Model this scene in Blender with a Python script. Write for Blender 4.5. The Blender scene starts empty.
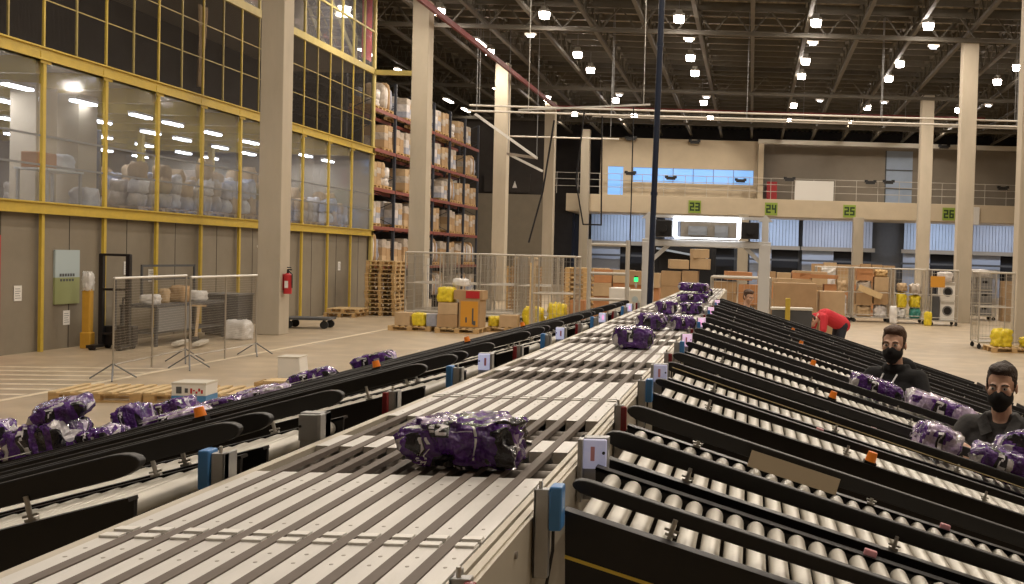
import bpy, bmesh, math, random
from mathutils import Vector, Matrix, noise

SC = bpy.context.scene
COL = SC.collection
PI = math.pi
random.seed(7)

# ------------------------------------------------------------------ helpers
class MB:
    """Collects shapes and links them as ONE mesh object."""
    def __init__(self):
        self.v, self.f, self.m, self.s = [], [], [], []
        self.M = None

    def add(self, vs, fs, mi=0, smooth=False):
        b = len(self.v)
        if self.M is not None:
            vs = [self.M @ Vector(p) for p in vs]
        self.v.extend(tuple(p) for p in vs)
        for f in fs:
            self.f.append(tuple(b + i for i in f))
            self.m.append(mi)
            self.s.append(smooth)
        return self

    def box(self, x0, x1, y0, y1, z0, z1, mi=0):
        if x0 > x1: x0, x1 = x1, x0
        if y0 > y1: y0, y1 = y1, y0
        if z0 > z1: z0, z1 = z1, z0
        vs = [(x0, y0, z0), (x1, y0, z0), (x1, y1, z0), (x0, y1, z0),
              (x0, y0, z1), (x1, y0, z1), (x1, y1, z1), (x0, y1, z1)]
        fs = [(0, 3, 2, 1), (4, 5, 6, 7), (0, 1, 5, 4), (1, 2, 6, 5), (2, 3, 7, 6), (3, 0, 4, 7)]
        return self.add(vs, fs, mi)

    def bar(self, p, q, w, h, mi=0):
        """rectangular bar from p to q, w wide, h tall"""
        p, q = Vector(p), Vector(q)
        d = (q - p)
        if d.length < 1e-6: return self
        d.normalize()
        up = Vector((0, 0, 1)) if abs(d.z) < 0.95 else Vector((0, 1, 0))
        a = d.cross(up).normalized() * (w / 2)
        b = a.cross(d).normalized() * (h / 2)
        vs = [p - a - b, p + a - b, p + a + b, p - a + b, q - a - b, q + a - b, q + a + b, q - a + b]
        fs = [(0, 1, 2, 3), (7, 6, 5, 4), (0, 4, 5, 1), (1, 5, 6, 2), (2, 6, 7, 3), (3, 7, 4, 0)]
        return self.add(vs, fs, mi)

    def cyl(self, p, q, r, n=12, mi=0, r2=None, caps=True, smooth=True):
        p, q = Vector(p), Vector(q)
        r2 = r if r2 is None else r2
        d = (q - p).normalized()
        up = Vector((0, 0, 1)) if abs(d.z) < 0.95 else Vector((1, 0, 0))
        a = d.cross(up).normalized()
        b = d.cross(a).normalized()
        vs = []
        for k in range(n):
            t = 2 * PI * k / n
            o = a * math.cos(t) + b * math.sin(t)
            vs.append(p + o * r)
        for k in range(n):
            t = 2 * PI * k / n
            o = a * math.cos(t) + b * math.sin(t)
            vs.append(q + o * r2)
        fs = [(k, n + k, n + (k + 1) % n, (k + 1) % n) for k in range(n)]
        self.add(vs, fs, mi, smooth)
        if caps:
            self.add(vs[:n], [tuple(range(n))], mi)
            self.add(vs[n:], [tuple(reversed(range(n)))], mi)
        return self

    def tube(self, pts, r, n=8, mi=0):
        for a, b in zip(pts[:-1], pts[1:]):
            self.cyl(a, b, r, n, mi)
        for p in pts[1:-1]:
            self.ell(p, (r, r, r), 8, 5, mi)
        return self

    def ell(self, c, r, nu=16, nv=10, mi=0, fn=None):
        c = Vector(c)
        vs = [c + Vector((0, 0, -r[2]))]
        for j in range(1, nv):
            ph = -PI / 2 + PI * j / nv
            for i in range(nu):
                th = 2 * PI * i / nu
                vs.append(c + Vector((r[0] * math.cos(ph) * math.cos(th), r[1] * math.cos(ph) * math.sin(th), r[2] * math.sin(ph))))
        vs.append(c + Vector((0, 0, r[2])))
        if fn: vs = [fn(p) for p in vs]
        fs = [(0, 1 + (i + 1) % nu, 1 + i) for i in range(nu)]
        for j in range(nv - 2):
            for i in range(nu):
                a = 1 + j * nu + i; b = 1 + j * nu + (i + 1) % nu
                fs.append((a, b, b + nu, a + nu))
        t = len(vs) - 1; o = 1 + (nv - 2) * nu
        fs += [(o + i, o + (i + 1) % nu, t) for i in range(nu)]
        return self.add(vs, fs, mi, True)

    def cap(self, p, q, r, r2=None, n=14, mi=0):
        r2 = r if r2 is None else r2
        self.cyl(p, q, r, n, mi, r2)
        self.ell(p, (r, r, r), n, 8, mi)
        return self.ell(q, (r2, r2, r2), n, 8, mi)

    def prism(self, pts, y0, y1, mi=0, axis='y'):
        """polygon pts (a,b) extruded; axis y: (a,y,b), x: (x,a,b), z: (a,b,z)"""
        f = {'y': lambda a, b, t: (a, t, b), 'x': lambda a, b, t: (t, a, b), 'z': lambda a, b, t: (a, b, t)}[axis]
        n = len(pts)
        vs = [f(a, b, y0) for a, b in pts] + [f(a, b, y1) for a, b in pts]
        fs = [tuple(range(n)), tuple(reversed(range(n, 2 * n)))] + [((k + 1) % n, k, n + k, n + (k + 1) % n) for k in range(n)]
        return self.add(vs, fs, mi)

    def mesh(self, name, mats):
        me = bpy.data.meshes.new(name)
        me.from_pydata(self.v, [], self.f)
        if not isinstance(mats, (list, tuple)): mats = [mats]
        for m in mats: me.materials.append(m)
        me.polygons.foreach_set('material_index', self.m)
        me.polygons.foreach_set('use_smooth', self.s)
        me.update()
        bm = bmesh.new(); bm.from_mesh(me)
        bmesh.ops.recalc_face_normals(bm, faces=bm.faces)
        bm.to_mesh(me); bm.free()
        return me

    def build(self, name, mats, parent=None, loc=(0, 0, 0), rz=0, bevel=0, seg=2):
        o = bpy.data.objects.new(name, self.mesh(name, mats))
        COL.objects.link(o)
        o.location = loc
        o.rotation_euler = (0, 0, rz)
        if parent is not None: o.parent = parent
        if bevel:
            b = o.modifiers.new('bevel', 'BEVEL')
            b.width = bevel; b.segments = seg; b.limit_method = 'ANGLE'
        return o


def tag(o, label=None, cat=None, group=None, kind=None):
    if label: o['label'] = label
    if cat: o['category'] = cat
    if group: o['group'] = group
    if kind: o['kind'] = kind
    return o


def thing(name, label, cat, loc=(0, 0, 0), rz=0, group=None, kind=None):
    o = bpy.data.objects.new(name, None)
    COL.objects.link(o)
    o.empty_display_size = .1
    o.location = loc
    o.rotation_euler = (0, 0, rz)
    return tag(o, label, cat, group, kind)


def dup(root, loc, rz=None, label=None, group=None, scale=None):
    r = root.copy(); COL.objects.link(r)
    r.location = loc
    if rz is not None: r.rotation_euler = (0, 0, rz)
    if label: r['label'] = label
    if group: r['group'] = group
    if scale: r.scale = scale
    for ch in list(root.children):
        c = ch.copy(); COL.objects.link(c); c.parent = r
        for g in list(ch.children):
            d = g.copy(); COL.objects.link(d); d.parent = c
    return r


# ---------------------------------------------------------------- materials
def mat(name, col, rough=.5, metal=0, var=.0, scale=6, bump=0, bscale=40, emit=0, trans=0, alpha=1, spec=.5, stretch=None, col2=None, coat=0):
    m = bpy.data.materials.new(name)
    m.use_nodes = True
    nt = m.node_tree
    b = nt.nodes['Principled BSDF']
    b.inputs['Base Color'].default_value = (*col, 1)
    b.inputs['Roughness'].default_value = rough
    b.inputs['Metallic'].default_value = metal
    b.inputs['Specular IOR Level'].default_value = spec
    b.inputs['Coat Weight'].default_value = coat
    if emit:
        b.inputs['Emission Color'].default_value = (*col, 1)
        b.inputs['Emission Strength'].default_value = emit
    if trans: b.inputs['Transmission Weight'].default_value = trans
    if alpha < 1: b.inputs['Alpha'].default_value = alpha
    tc = nt.nodes.new('ShaderNodeTexCoord')
    mp = nt.nodes.new('ShaderNodeMapping')
    nt.links.new(tc.outputs['Object'], mp.inputs['Vector'])
    if stretch: mp.inputs['Scale'].default_value = stretch
    if var or col2:
        n = nt.nodes.new('ShaderNodeTexNoise')
        n.inputs['Scale'].default_value = scale
        n.inputs['Detail'].default_value = 5
        n.inputs['Roughness'].default_value = .6
        nt.links.new(mp.outputs[0], n.inputs['Vector'])
        r = nt.nodes.new('ShaderNodeValToRGB')
        r.color_ramp.elements[0].position = .3
        r.color_ramp.elements[1].position = .7
        c0 = tuple(max(0, c * (1 - var)) for c in col)
        c1 = col2 if col2 else tuple(min(1, c * (1 + var)) for c in col)
        r.color_ramp.elements[0].color = (*c0, 1)
        r.color_ramp.elements[1].color = (*c1, 1)
        nt.links.new(n.outputs['Fac'], r.inputs['Fac'])
        nt.links.new(r.outputs['Color'], b.inputs['Base Color'])
    if bump:
        n2 = nt.nodes.new('ShaderNodeTexNoise')
        n2.inputs['Scale'].default_value = bscale
        n2.inputs['Detail'].default_value = 4
        nt.links.new(mp.outputs[0], n2.inputs['Vector'])
        bp = nt.nodes.new('ShaderNodeBump')
        bp.inputs['Strength'].default_value = bump
        bp.inputs['Distance'].default_value = .02
        nt.links.new(n2.outputs['Fac'], bp.inputs['Height'])
        nt.links.new(bp.outputs[0], b.inputs['Normal'])
    return m


def glassy(name, tint=(.9, .93, .95), rough=.06, gloss=.12):
    """clear plastic sheet: see-through with a reflection"""
    m = bpy.data.materials.new(name); m.use_nodes = True
    nt = m.node_tree
    for n in list(nt.nodes):
        if n.type != 'OUTPUT_MATERIAL': nt.nodes.remove(n)
    out = [n for n in nt.nodes if n.type == 'OUTPUT_MATERIAL'][0]
    t = nt.nodes.new('ShaderNodeBsdfTransparent'); t.inputs[0].default_value = (*tint, 1)
    g = nt.nodes.new('ShaderNodeBsdfGlossy'); g.inputs['Roughness'].default_value = rough
    d = nt.nodes.new('ShaderNodeBsdfDiffuse'); d.inputs[0].default_value = (.5, .48, .52, 1)
    n = nt.nodes.new('ShaderNodeTexNoise'); n.inputs['Scale'].default_value = 1.3; n.inputs['Detail'].default_value = 3
    bp = nt.nodes.new('ShaderNodeBump'); bp.inputs['Strength'].default_value = .15
    nt.links.new(n.outputs['Fac'], bp.inputs['Height'])
    nt.links.new(bp.outputs[0], g.inputs['Normal'])
    m1 = nt.nodes.new('ShaderNodeMixShader'); m1.inputs[0].default_value = gloss
    m2 = nt.nodes.new('ShaderNodeMixShader'); m2.inputs[0].default_value = .10
    nt.links.new(t.outputs[0], m1.inputs[1]); nt.links.new(g.outputs[0], m1.inputs[2])
    nt.links.new(m1.outputs[0], m2.inputs[1]); nt.links.new(d.outputs[0], m2.inputs[2])
    nt.links.new(m2.outputs[0], out.inputs[0])
    return m


def floor_mat():
    m = mat('floor_concrete', (.47, .375, .26), rough=.42, var=.10, scale=.35, bump=.04, bscale=8)
    nt = m.node_tree
    b = nt.nodes['Principled BSDF']
    # worn tyre smudges
    ramp = [n for n in nt.nodes if n.type == 'VALTORGB'][0]
    n = nt.nodes.new('ShaderNodeTexNoise'); n.inputs['Scale'].default_value = 1.4; n.inputs['Detail'].default_value = 8
    mp = [n2 for n2 in nt.nodes if n2.type == 'MAPPING'][0]
    nt.links.new(mp.outputs[0], n.inputs['Vector'])
    r = nt.nodes.new('ShaderNodeValToRGB')
    r.color_ramp.elements[0].position = .45; r.color_ramp.elements[0].color = (.86, .86, .86, 1)
    r.color_ramp.elements[1].position = .62; r.color_ramp.elements[1].color = (1, 1, 1, 1)
    nt.links.new(n.outputs['Fac'], r.inputs['Fac'])
    mx = nt.nodes.new('ShaderNodeMixRGB'); mx.blend_type = 'MULTIPLY'; mx.inputs[0].default_value = 1
    nt.links.new(ramp.outputs[0], mx.inputs[1]); nt.links.new(r.outputs[0], mx.inputs[2])
    nt.links.new(mx.outputs[0], b.inputs['Base Color'])
    return m


M = dict(
    floor=floor_mat(),
    line=mat('line_paint', (.72, .62, .46), .5, var=.12, scale=9),
    concrete=mat('column_concrete', (.47, .41, .32), .85, var=.10, scale=1.1, bump=.15, bscale=14, stretch=(1, 1, .35)),
    cladding=mat('grey_cladding', (.235, .20, .148), .7, var=.06, scale=2),
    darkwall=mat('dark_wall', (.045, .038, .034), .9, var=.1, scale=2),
    yellow=mat('yellow_paint', (.54, .385, .05), .5, var=.08, scale=5),
    pale_yellow=mat('pale_yellow_paint', (.50, .40, .12), .55, var=.08, scale=5),
    beige=mat('beige_wall', (.60, .50, .36), .85, var=.04, scale=1.5),
    greywall=mat('grey_wall', (.27, .235, .19), .85, var=.05, scale=1.2),
    roof=mat('roof_deck', (.25, .205, .135), .75, var=.12, scale=1.5),
    truss=mat('truss_steel', (.095, .082, .06), .6, var=.08, scale=4),
    redsteel=mat('red_steel', (.16, .018, .016), .55, var=.1, scale=4),
    rackred=mat('rack_beam_red', (.22, .055, .038), .5),
    rackblue=mat('rack_upright', (.035, .04, .055), .5),
    galv=mat('galvanised_steel', (.55, .53, .49), .38, .7, var=.08, scale=10),
    wire=mat('wire_steel', (.50, .47, .42), .35, .8),
    whitepipe=mat('white_pipe', (.56, .52, .46), .45),
    black=mat('black_steel', (.012, .011, .012), .38, var=.2, scale=9, spec=.4),
    blackmatte=mat('black_plastic', (.016, .015, .016), .5, var=.15, scale=8),
    roller=mat('zinc_roller', (.56, .53, .465), .36, .3, var=.10, scale=14, stretch=(1, .2, 1)),
    slat=mat('slat_alu', (.68, .66, .63), .42, .2, var=.07, scale=7, bump=.03, bscale=60, stretch=(3, .6, 1)),
    hinge=mat('hinge_block', (.84, .82, .78), .4),
    belt=mat('brown_belt', (.155, .125, .105), .7, var=.08, scale=20),
    deck=mat('sorter_deck', (.25, .22, .19), .6, var=.12, scale=12),
    cream=mat('sorter_frame', (.54, .49, .40), .45, .15, var=.05, scale=6),
    bracket=mat('bracket_grey', (.43, .43, .43), .4, .4, var=.05, scale=20),
    sblue=mat('sensor_blue', (.07, .25, .60), .35),
    sred=mat('sensor_red', (.23, .015, .02), .3),
    lens=mat('reflector_glow', (.62, .62, .84), .3, emit=.22, var=.1, scale=30),  # reflectors are no lamps; their reflected light is put in as glow
    lensw=mat('reflector_glow_white', (.66, .68, .95), .3, emit=.40, var=.1, scale=30),
    lensp=mat('reflector_glow_pink', (.90, .62, .86), .3, emit=.55, var=.15, scale=30),
    pinklens=mat('pink_glint_bright', (1, .35, .62), .3, emit=1.1),
    pinkglint=mat('pink_glint_faint', (.62, .27, .28), .3, emit=.08),  # pink reflections put in as a weak glow
    orange=mat('orange_beacon', (.80, .21, .02), .3, emit=.12),
    yellowline=mat('yellow_line', (.85, .66, .10), .5),
    wood=mat('pallet_wood', (.52, .34, .15), .8, var=.18, scale=5, stretch=(1, 6, 6)),
    wood2=mat('pale_wood', (.62, .46, .25), .8, var=.15, scale=5, stretch=(6, 1, 6)),
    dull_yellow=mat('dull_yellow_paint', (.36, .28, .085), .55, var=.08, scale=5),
    gold=mat('orange_yellow_paint', (.60, .33, .04), .5, var=.08, scale=5),
    amber=mat('amber_panel', (.62, .29, .03), .5),
    card=mat('cardboard', (.40, .26, .135), .8, var=.10, scale=3),
    card2=mat('cardboard_pale', (.50, .355, .205), .8, var=.10, scale=3),
    card3=mat('cardboard_orange', (.48, .23, .10), .8, var=.10, scale=3),
    screwdot=mat('screw_dot', (.36, .33, .28), .5),
    cabletan=mat('cable_tan', (.42, .32, .14), .5),
    tape=mat('packing_tape', (.58, .46, .30), .35),
    wrap=mat('stretch_wrap', (.47, .40, .33), .3, var=.3, scale=5, bump=.5, bscale=12),
    wrapw=mat('stretch_wrap_white', (.66, .62, .60), .28, var=.2, scale=6, bump=.5, bscale=12),
    wrapb=mat('stretch_wrap_blue', (.38, .40, .48), .28, var=.25, scale=6, bump=.5, bscale=12),
    ybag=mat('yellow_bag', (.74, .58, .03), .3, var=.2, scale=9, bump=1, bscale=16),
    wbag=mat('white_bag', (.72, .70, .68), .35, var=.15, scale=7, bump=.5, bscale=12),
    gbag=mat('green_bag', (.05, .26, .22), .35, var=.2, scale=7, bump=.5, bscale=12),
    purple=mat('purple_film', (.056, .012, .145), .20, var=.4, scale=26, bump=.9, bscale=46, coat=.5, col2=(.115, .028, .26)),
    silver=mat('silver_film', (.60, .57, .60), .22, .35, var=.2, scale=24, bump=.5, bscale=40, coat=.3),
    lilac=mat('lilac_film', (.36, .24, .52), .15, .1, var=.3, scale=20, bump=.6, bscale=30, coat=.8, col2=(.70, .60, .78)),
    blackfilm=mat('black_film', (.012, .010, .016), .22, bump=.5, bscale=40, coat=.4),
    printwhite=mat('print_white', (.75, .72, .76), .35),
    white=mat('white_paint', (.78, .76, .72), .45),
    offwhite=mat('off_white', (.62, .58, .50), .5),
    gantry=mat('gantry_paint', (.66, .65, .63), .4),
    led=mat('led_panel', (.90, .94, 1.0), .4, emit=3.5),
    lamp=mat('lamp_lens', (1.0, .90, .82), .4, emit=45),
    tubeglow=mat('tube_lens', (.92, .93, 1.0), .4, emit=16),
    aislelamp=mat('aisle_lamp_lens', (1.0, .88, .75), .4, emit=14),
    skyblue=mat('lit_window_glass', (.22, .48, .95), .2, emit=.62),
    dockblue=mat('dock_door_panel', (.36, .40, .49), .6, var=.06, scale=1),
    dockblue2=mat('dock_door_panel_light', (.38, .47, .62), .6, var=.06, scale=1),
    dockdark=mat('dock_opening', (.014, .014, .017), .8),
    lime=mat('lime_sign', (.28, .385, .05), .5),
    ink=mat('sign_ink', (.02, .05, .01), .6),
    red=mat('red_paint', (.45, .02, .025), .4),
    redcloth=mat('red_cloth', (.62, .035, .05), .85, bump=.2, bscale=20),
    greenled=mat('green_led', (.03, .85, .20), .4, emit=1.6),
    navy=mat('navy_pole', (.012, .02, .045), .4),
    steelblue=mat('board_blue', (.42, .50, .52), .5),
    boardgreen=mat('board_green', (.30, .33, .15), .5),
    grey=mat('grey_paint', (.20, .20, .20), .55),
    darkgrey=mat('dark_grey_paint', (.075, .078, .085), .55, var=.08, scale=5),
    pane=glassy('clear_sheet'),
    skin=mat('skin', (.68, .42, .30), .5, var=.06, scale=30),
    hair=mat('brown_hair', (.085, .042, .022), .6, bump=.6, bscale=90),
    hair2=mat('dark_hair', (.035, .020, .014), .6, bump=.6, bscale=90),
    mask=mat('black_mask', (.008, .008, .009), .8),
    hoodie=mat('black_fabric', (.012, .012, .013), .9, bump=.2, bscale=30),
    shirt=mat('charcoal_fabric', (.06, .058, .058), .9, bump=.2, bscale=30),
    denim=mat('dark_denim', (.03, .035, .05), .9),
    shoe=mat('dark_shoe', (.02, .02, .02), .6),
    eyewhite=mat('eye_white', (.7, .66, .62), .3),
    iris=mat('eye_iris', (.02, .012, .008), .2),
    rubber=mat('rubber', (.02, .02, .02), .7),
    bluebox=mat('box_blue', (.08, .25, .50), .5),
)

# ------------------------------------------------------------------- camera
cam = bpy.data.cameras.new('camera')
co = bpy.data.objects.new('camera', cam); COL.objects.link(co)
F = 1080.0
cam.sensor_width = 36; cam.lens = F / 1024 * 36
pitch = math.atan((290 - 262) / F); roll = .029
co.matrix_world = Matrix.Translation((0, 0, 2.2)) @ Matrix.Rotation(PI / 2 - pitch, 4, 'X') @ Matrix.Rotation(roll, 4, 'Z')
cam.shift_x = (512 - 750) / 1024
cam.shift_y = -(292 - 290) / 1024
cam.clip_end = 400
SC.camera = co

# ------------------------------------------------------------------ setting
def struct(name, mb, mats, label, cat='structure', group=None, **k):
    return tag(mb.build(name, mats, **k), label, cat, group, 'structure')

struct('floor', MB().box(-34, 26, -6, 84, -.12, 0), M['floor'], 'polished beige concrete warehouse floor', 'floor')
# painted hatching on the floor at the left
for k in range(9):
    y = 13.6 + k * .62
    m = MB(); m.add([(-13.6, y, .003), (-10.35, y + .5, .003), (-10.35, y + .66, .003), (-13.6, y + .16, .003)], [(0, 1, 2, 3)])
    tag(m.build('floor_marking', M['line']), 'pale painted hatch line across the walkway by the grey panelled wall', 'floor marking', 'walkway hatch lines', 'structure')
m = MB(); m.box(-10.3, -10.18, 8, 33, .001, .004)
tag(m.build('floor_marking', M['line']), 'long pale line edging the hatched walkway under the mesh screens', 'floor marking', None, 'structure')
m = MB(); m.box(-14, -6.2, 12.7, 12.84, .001, .004)
tag(m.build('floor_marking', M['line']), 'pale floor line crossing in front of the flat pallets', 'floor marking', None, 'structure')

# ceiling: ribbed deck
def roofz(y): return 13.1 - (y - 20) * .012
pts = []
x = -34.0; up = True
while x < 26.05:
    pts.append((x, .0 if up else .07)); pts.append((x + .14, .0 if up else .07)); x += .2; up = not up
vs = []; fs = []
for i, (x, dz) in enumerate(pts):
    vs += [(x, -6, roofz(-6) + dz), (x, 84, roofz(84) + dz)]
for i in range(len(pts) - 1):
    fs.append((2 * i, 2 * i + 2, 2 * i + 3, 2 * i + 1))
struct('ceiling', MB().add(vs, fs), M['roof'], 'dark ribbed metal roof deck high above the hall', 'ceiling')

# roof joists running away from the viewer, each a lattice girder
def joist(x, y0, y1):
    m = MB()
    z1 = roofz; d = .95
    for a in (0, -d):
        m.bar((x, y0, z1(y0) - .12 + a), (x, y1, z1(y1) - .12 + a), .16, .14)
    n = int((y1 - y0) / 1.5)
    for i in range(n):
        ya = y0 + (y1 - y0) * i / n; yb = y0 + (y1 - y0) * (i + 1) / n
        ym = (ya + yb) / 2
        m.bar((x, ya, z1(ya) - .12), (x, ym, z1(ym) - .12 - d), .05, .05)
        m.bar((x, ym, z1(ym) - .12 - d), (x, yb, z1(yb) - .12), .05, .05)
    return m
xs = [-31 + 2.2 * k for k in range(26)]
for x in xs:
    struct('roof_joist', joist(x, 12, 79.5), M['truss'], 'brown lattice roof joist running the length of the hall', 'roof joist', 'lattice roof joists')
# purlins across
for k in range(47):
    y = 16 + k * 1.35
    m = MB(); m.box(-33, 25, y - .06, y + .06, roofz(y) - .30, roofz(y) - .05)
    struct('roof_purlin', m, M['truss'], 'thin brown purlin crossing under the roof deck', 'roof purlin', 'roof purlins')
# cross girders at column lines
for y, z in ((30.5, 11.35), (43.2, 11.25), (57.4, 11.1), (70, 11.0)):
    m = MB()
    m.bar((-31, y, z), (25, y, z), .16, .16)
    m.bar((-31, y, z + .95), (25, y, z + .95), .14, .14)
    for i in range(37):
        xa = -31 + i * 1.5
        m.bar((xa, y, z + .95), (xa + .75, y, z), .06, .06); m.bar((xa + .75, y, z), (xa + 1.5, y, z + .95), .06, .06)
    struct('cross_girder', m, M['truss'], {30.5: 'lattice cross girder passing over the first pair of columns', 43.2: 'brown cross girder over the second pair of columns', 57.4: 'brown cross girder over the third pair of columns', 70: 'furthest brown cross girder before the loading dock wall'}[y], 'girder')
# red beams
m = MB(); m.bar((-11.2, 30, 10.6), (-11.2, 62, 10.6), .12, .2)
struct('crane_rail', m, M['redsteel'], 'dark red rail running along the hall under the roof by the racks', 'rail')
m = MB(); m.bar((-12, 66, 11.3), (14, 66, 11.3), .12, .18)
struct('sprinkler_pipe', m, M['redsteel'], 'dark red pipe crossing the hall under the far roof', 'pipe')

# outer walls
struct('wall_right', MB().box(23, 23.3, -6, 84, 0, 13.3), M['beige'], 'beige side wall beyond the roll cages', 'wall')
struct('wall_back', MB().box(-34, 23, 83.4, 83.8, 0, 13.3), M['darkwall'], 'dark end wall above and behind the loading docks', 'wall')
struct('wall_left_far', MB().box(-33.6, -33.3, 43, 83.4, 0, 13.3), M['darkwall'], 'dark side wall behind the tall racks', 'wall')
struct('wall_front', MB().box(-34, 23.3, -6.3, -6, 0, 13.3), M['greywall'], 'grey wall behind the camera', 'wall')

# concrete columns
def column(x, y, label, w=.62, h=11.3):
    m = MB(); m.box(x - w / 2, x + w / 2, y, y + w, 0, h)
    o = struct('concrete_column', m, M['concrete'], label, 'column', bevel=.02)
    return o
column(-12.18, 27.3, 'beige concrete column with the red fire extinguisher, beside the yellow mezzanine', .58)
column(-12.12, 39.1, 'beige concrete column between the pallet stack and the wire cages', .6)
column(-12.05, 51.4, 'beige concrete column standing past the right end of the tall racks', .62)
column(-12.05, 63.7, 'slim beige concrete column behind the wire cages, left of the dark doorway', .6)
column(-12.0, 77.0, 'beige pier at the corner of the loading dock wall, right of the dark doorway', .6)
column(8.28, 32.3, 'beige concrete column cut by the right edge of the photo', .62)
column(8.55, 43.3, 'beige concrete column right of the cage of white washing machines', .62)
column(9.15, 57.4, 'beige concrete column behind the cage with the orange card', .66)
column(7.6, 77.0, 'short beige pier under the upper gallery right of dock number 25', .75, 5.6)
column(-.6, 77.0, 'short beige pier under the gallery seen through the scanner gantry', .75, 5.6)

# ---------------------------------------------------------------- mezzanine
XW = -14.1
Y0, PY = 21.5, 2.07
posts = [Y0 + PY * k for k in range(-3, 10)]
yend = posts[-1]
struct('wall_left', MB().box(XW - .22, XW - .12, 8, yend, 0, 2.76), M['cladding'], 'olive grey panelled wall under the yellow mezzanine', 'wall')
for k in range(13):
    y = posts[k] + 1.03
    struct('trim_1', MB().box(XW - .12, XW - .113, y - .006, y + .006, 0, 2.74), M['darkwall'], 'thin dark joint between grey wall panels', 'joint', 'wall panel joints')
struct('floor_mezzanine', MB().box(-25, XW - .1, 8, yend, 2.78, 2.96), M['cladding'], 'mezzanine deck at the level of the lower yellow beam', 'floor')
struct('ceiling_mezzanine', MB().box(-25, XW - .1, 8, yend, 5.86, 6.0), M['offwhite'], 'ceiling over the lit mezzanine storey', 'ceiling')
struct('floor_upper_mezzanine', MB().box(-25, XW - .1, 8, yend, 8.76, 8.94), M['cladding'], 'top mezzanine deck at the pale yellow beam', 'floor')
struct('wall_mezzanine_back', MB().box(-25.2, -25, 8, yend, 0, 12.4), M['greywall'], 'grey rear wall inside the mezzanine', 'wall')
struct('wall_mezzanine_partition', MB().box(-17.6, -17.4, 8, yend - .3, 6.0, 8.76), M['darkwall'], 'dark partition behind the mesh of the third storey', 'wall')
for z0, z1, lab in ((2.75, 2.99, 'lower yellow beam of the mezzanine front'), (5.78, 6.04, 'middle yellow beam of the mezzanine front'),):
    m = MB(); m.box(XW - .12, XW + .02, 8, yend + .08, z0, z1); m.box(XW - .12, XW + .07, 8, yend + .08, z1 - .03, z1); m.box(XW - .12, XW + .07, 8, yend + .08, z0, z0 + .03)
    struct('mezzanine_beam', m, M['yellow'], lab, 'beam')
m = MB(); m.box(XW - .1, XW + .02, 8, yend + .08, 8.72, 8.94)
struct('mezzanine_beam', m, M['pale_yellow'], 'topmost pale yellow beam of the mezzanine front', 'beam')
names = ['', '', '', 'first', 'second', 'third', 'fourth', 'fifth', 'sixth', 'seventh', 'eighth', 'ninth', 'last']
for k, y in enumerate(posts):
    m = MB(); m.box(XW - .05, XW + .01, y - .045, y + .045, 0, 5.8); m.box(XW - .05, XW - .005, y - .022, y + .022, 5.8, 8.74)
    if k == 12: m.box(XW - .08, XW + .02, y - .09, y + .09, 0, 12.0)
    lab = f'yellow steel post of the mezzanine front, {names[k]} counted from the left edge' if k > 2 else 'yellow steel post of the mezzanine front beyond the red door frame'
    struct('mezzanine_post', m, M['yellow'] if k < 12 else M['pale_yellow'], lab, 'post', 'mezzanine posts')
    # bracket plates where post meets beams
    if k < 12:
        struct('beam_bracket', MB().box(XW + .012, XW + .03, y - .16, y + .16, 5.72, 5.95), M['yellow'], 'yellow gusset plate where post and middle beam meet', 'bracket', 'mezzanine gussets')
wire_me = None
nth = ['first', 'second', 'third', 'fourth', 'fifth', 'sixth', 'seventh', 'eighth', 'ninth']
for k in range(len(posts) - 1):
    ya, yb = posts[k] + .08, posts[k + 1] - .08
    # clear sheet of the lit storey with two thin rails
    w = tag(MB().box(XW - .06, XW - .05, ya, yb, 3.0, 5.77).build(f'window_{k + 1}', M['pane']), f'clear sheet window bay {k + 1} of the lit mezzanine storey', 'window', None, 'structure')
    m = MB()
    for z in (3.72, 4.30): m.box(XW - .045, XW - .025, ya - .02, yb + .02, z - .02, z + .02)
    m.build('window_rail', M['grey'], w)
    # dark mesh storey above: thin yellow uprights and horizontal rails, wire infill
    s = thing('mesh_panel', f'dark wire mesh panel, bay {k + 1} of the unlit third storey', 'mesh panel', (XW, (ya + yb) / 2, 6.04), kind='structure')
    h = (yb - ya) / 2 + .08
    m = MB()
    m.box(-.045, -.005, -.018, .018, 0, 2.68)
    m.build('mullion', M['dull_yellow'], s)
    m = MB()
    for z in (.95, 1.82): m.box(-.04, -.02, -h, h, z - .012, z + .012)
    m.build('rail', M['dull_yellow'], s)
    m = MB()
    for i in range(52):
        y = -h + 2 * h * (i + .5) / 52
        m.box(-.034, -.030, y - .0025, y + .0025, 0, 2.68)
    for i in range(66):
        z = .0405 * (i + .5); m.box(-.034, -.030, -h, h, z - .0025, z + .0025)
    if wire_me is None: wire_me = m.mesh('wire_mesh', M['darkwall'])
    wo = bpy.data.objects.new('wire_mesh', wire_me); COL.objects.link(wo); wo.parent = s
    # top storey: pale uprights with clear sheet
    s = thing('upper_panel', f'pale yellow framed sheet panel, bay {k + 1} of the top storey', 'panel', (XW, (ya + yb) / 2, 8.95), kind='structure')
    m = MB(); m.box(-.06, 0, -.035, .035, 0, 3.0); m.box(-.06, 0, -h - .035, -h + .035, 0, 3.0); m.box(-.05, 0, -h, h, 1.3, 1.36)
    m.build('frame', M['pale_yellow'], s)
    MB().box(-.05, -.04, -h, h, 0, 3.0).build('sheet', M['pane'], s)
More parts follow.
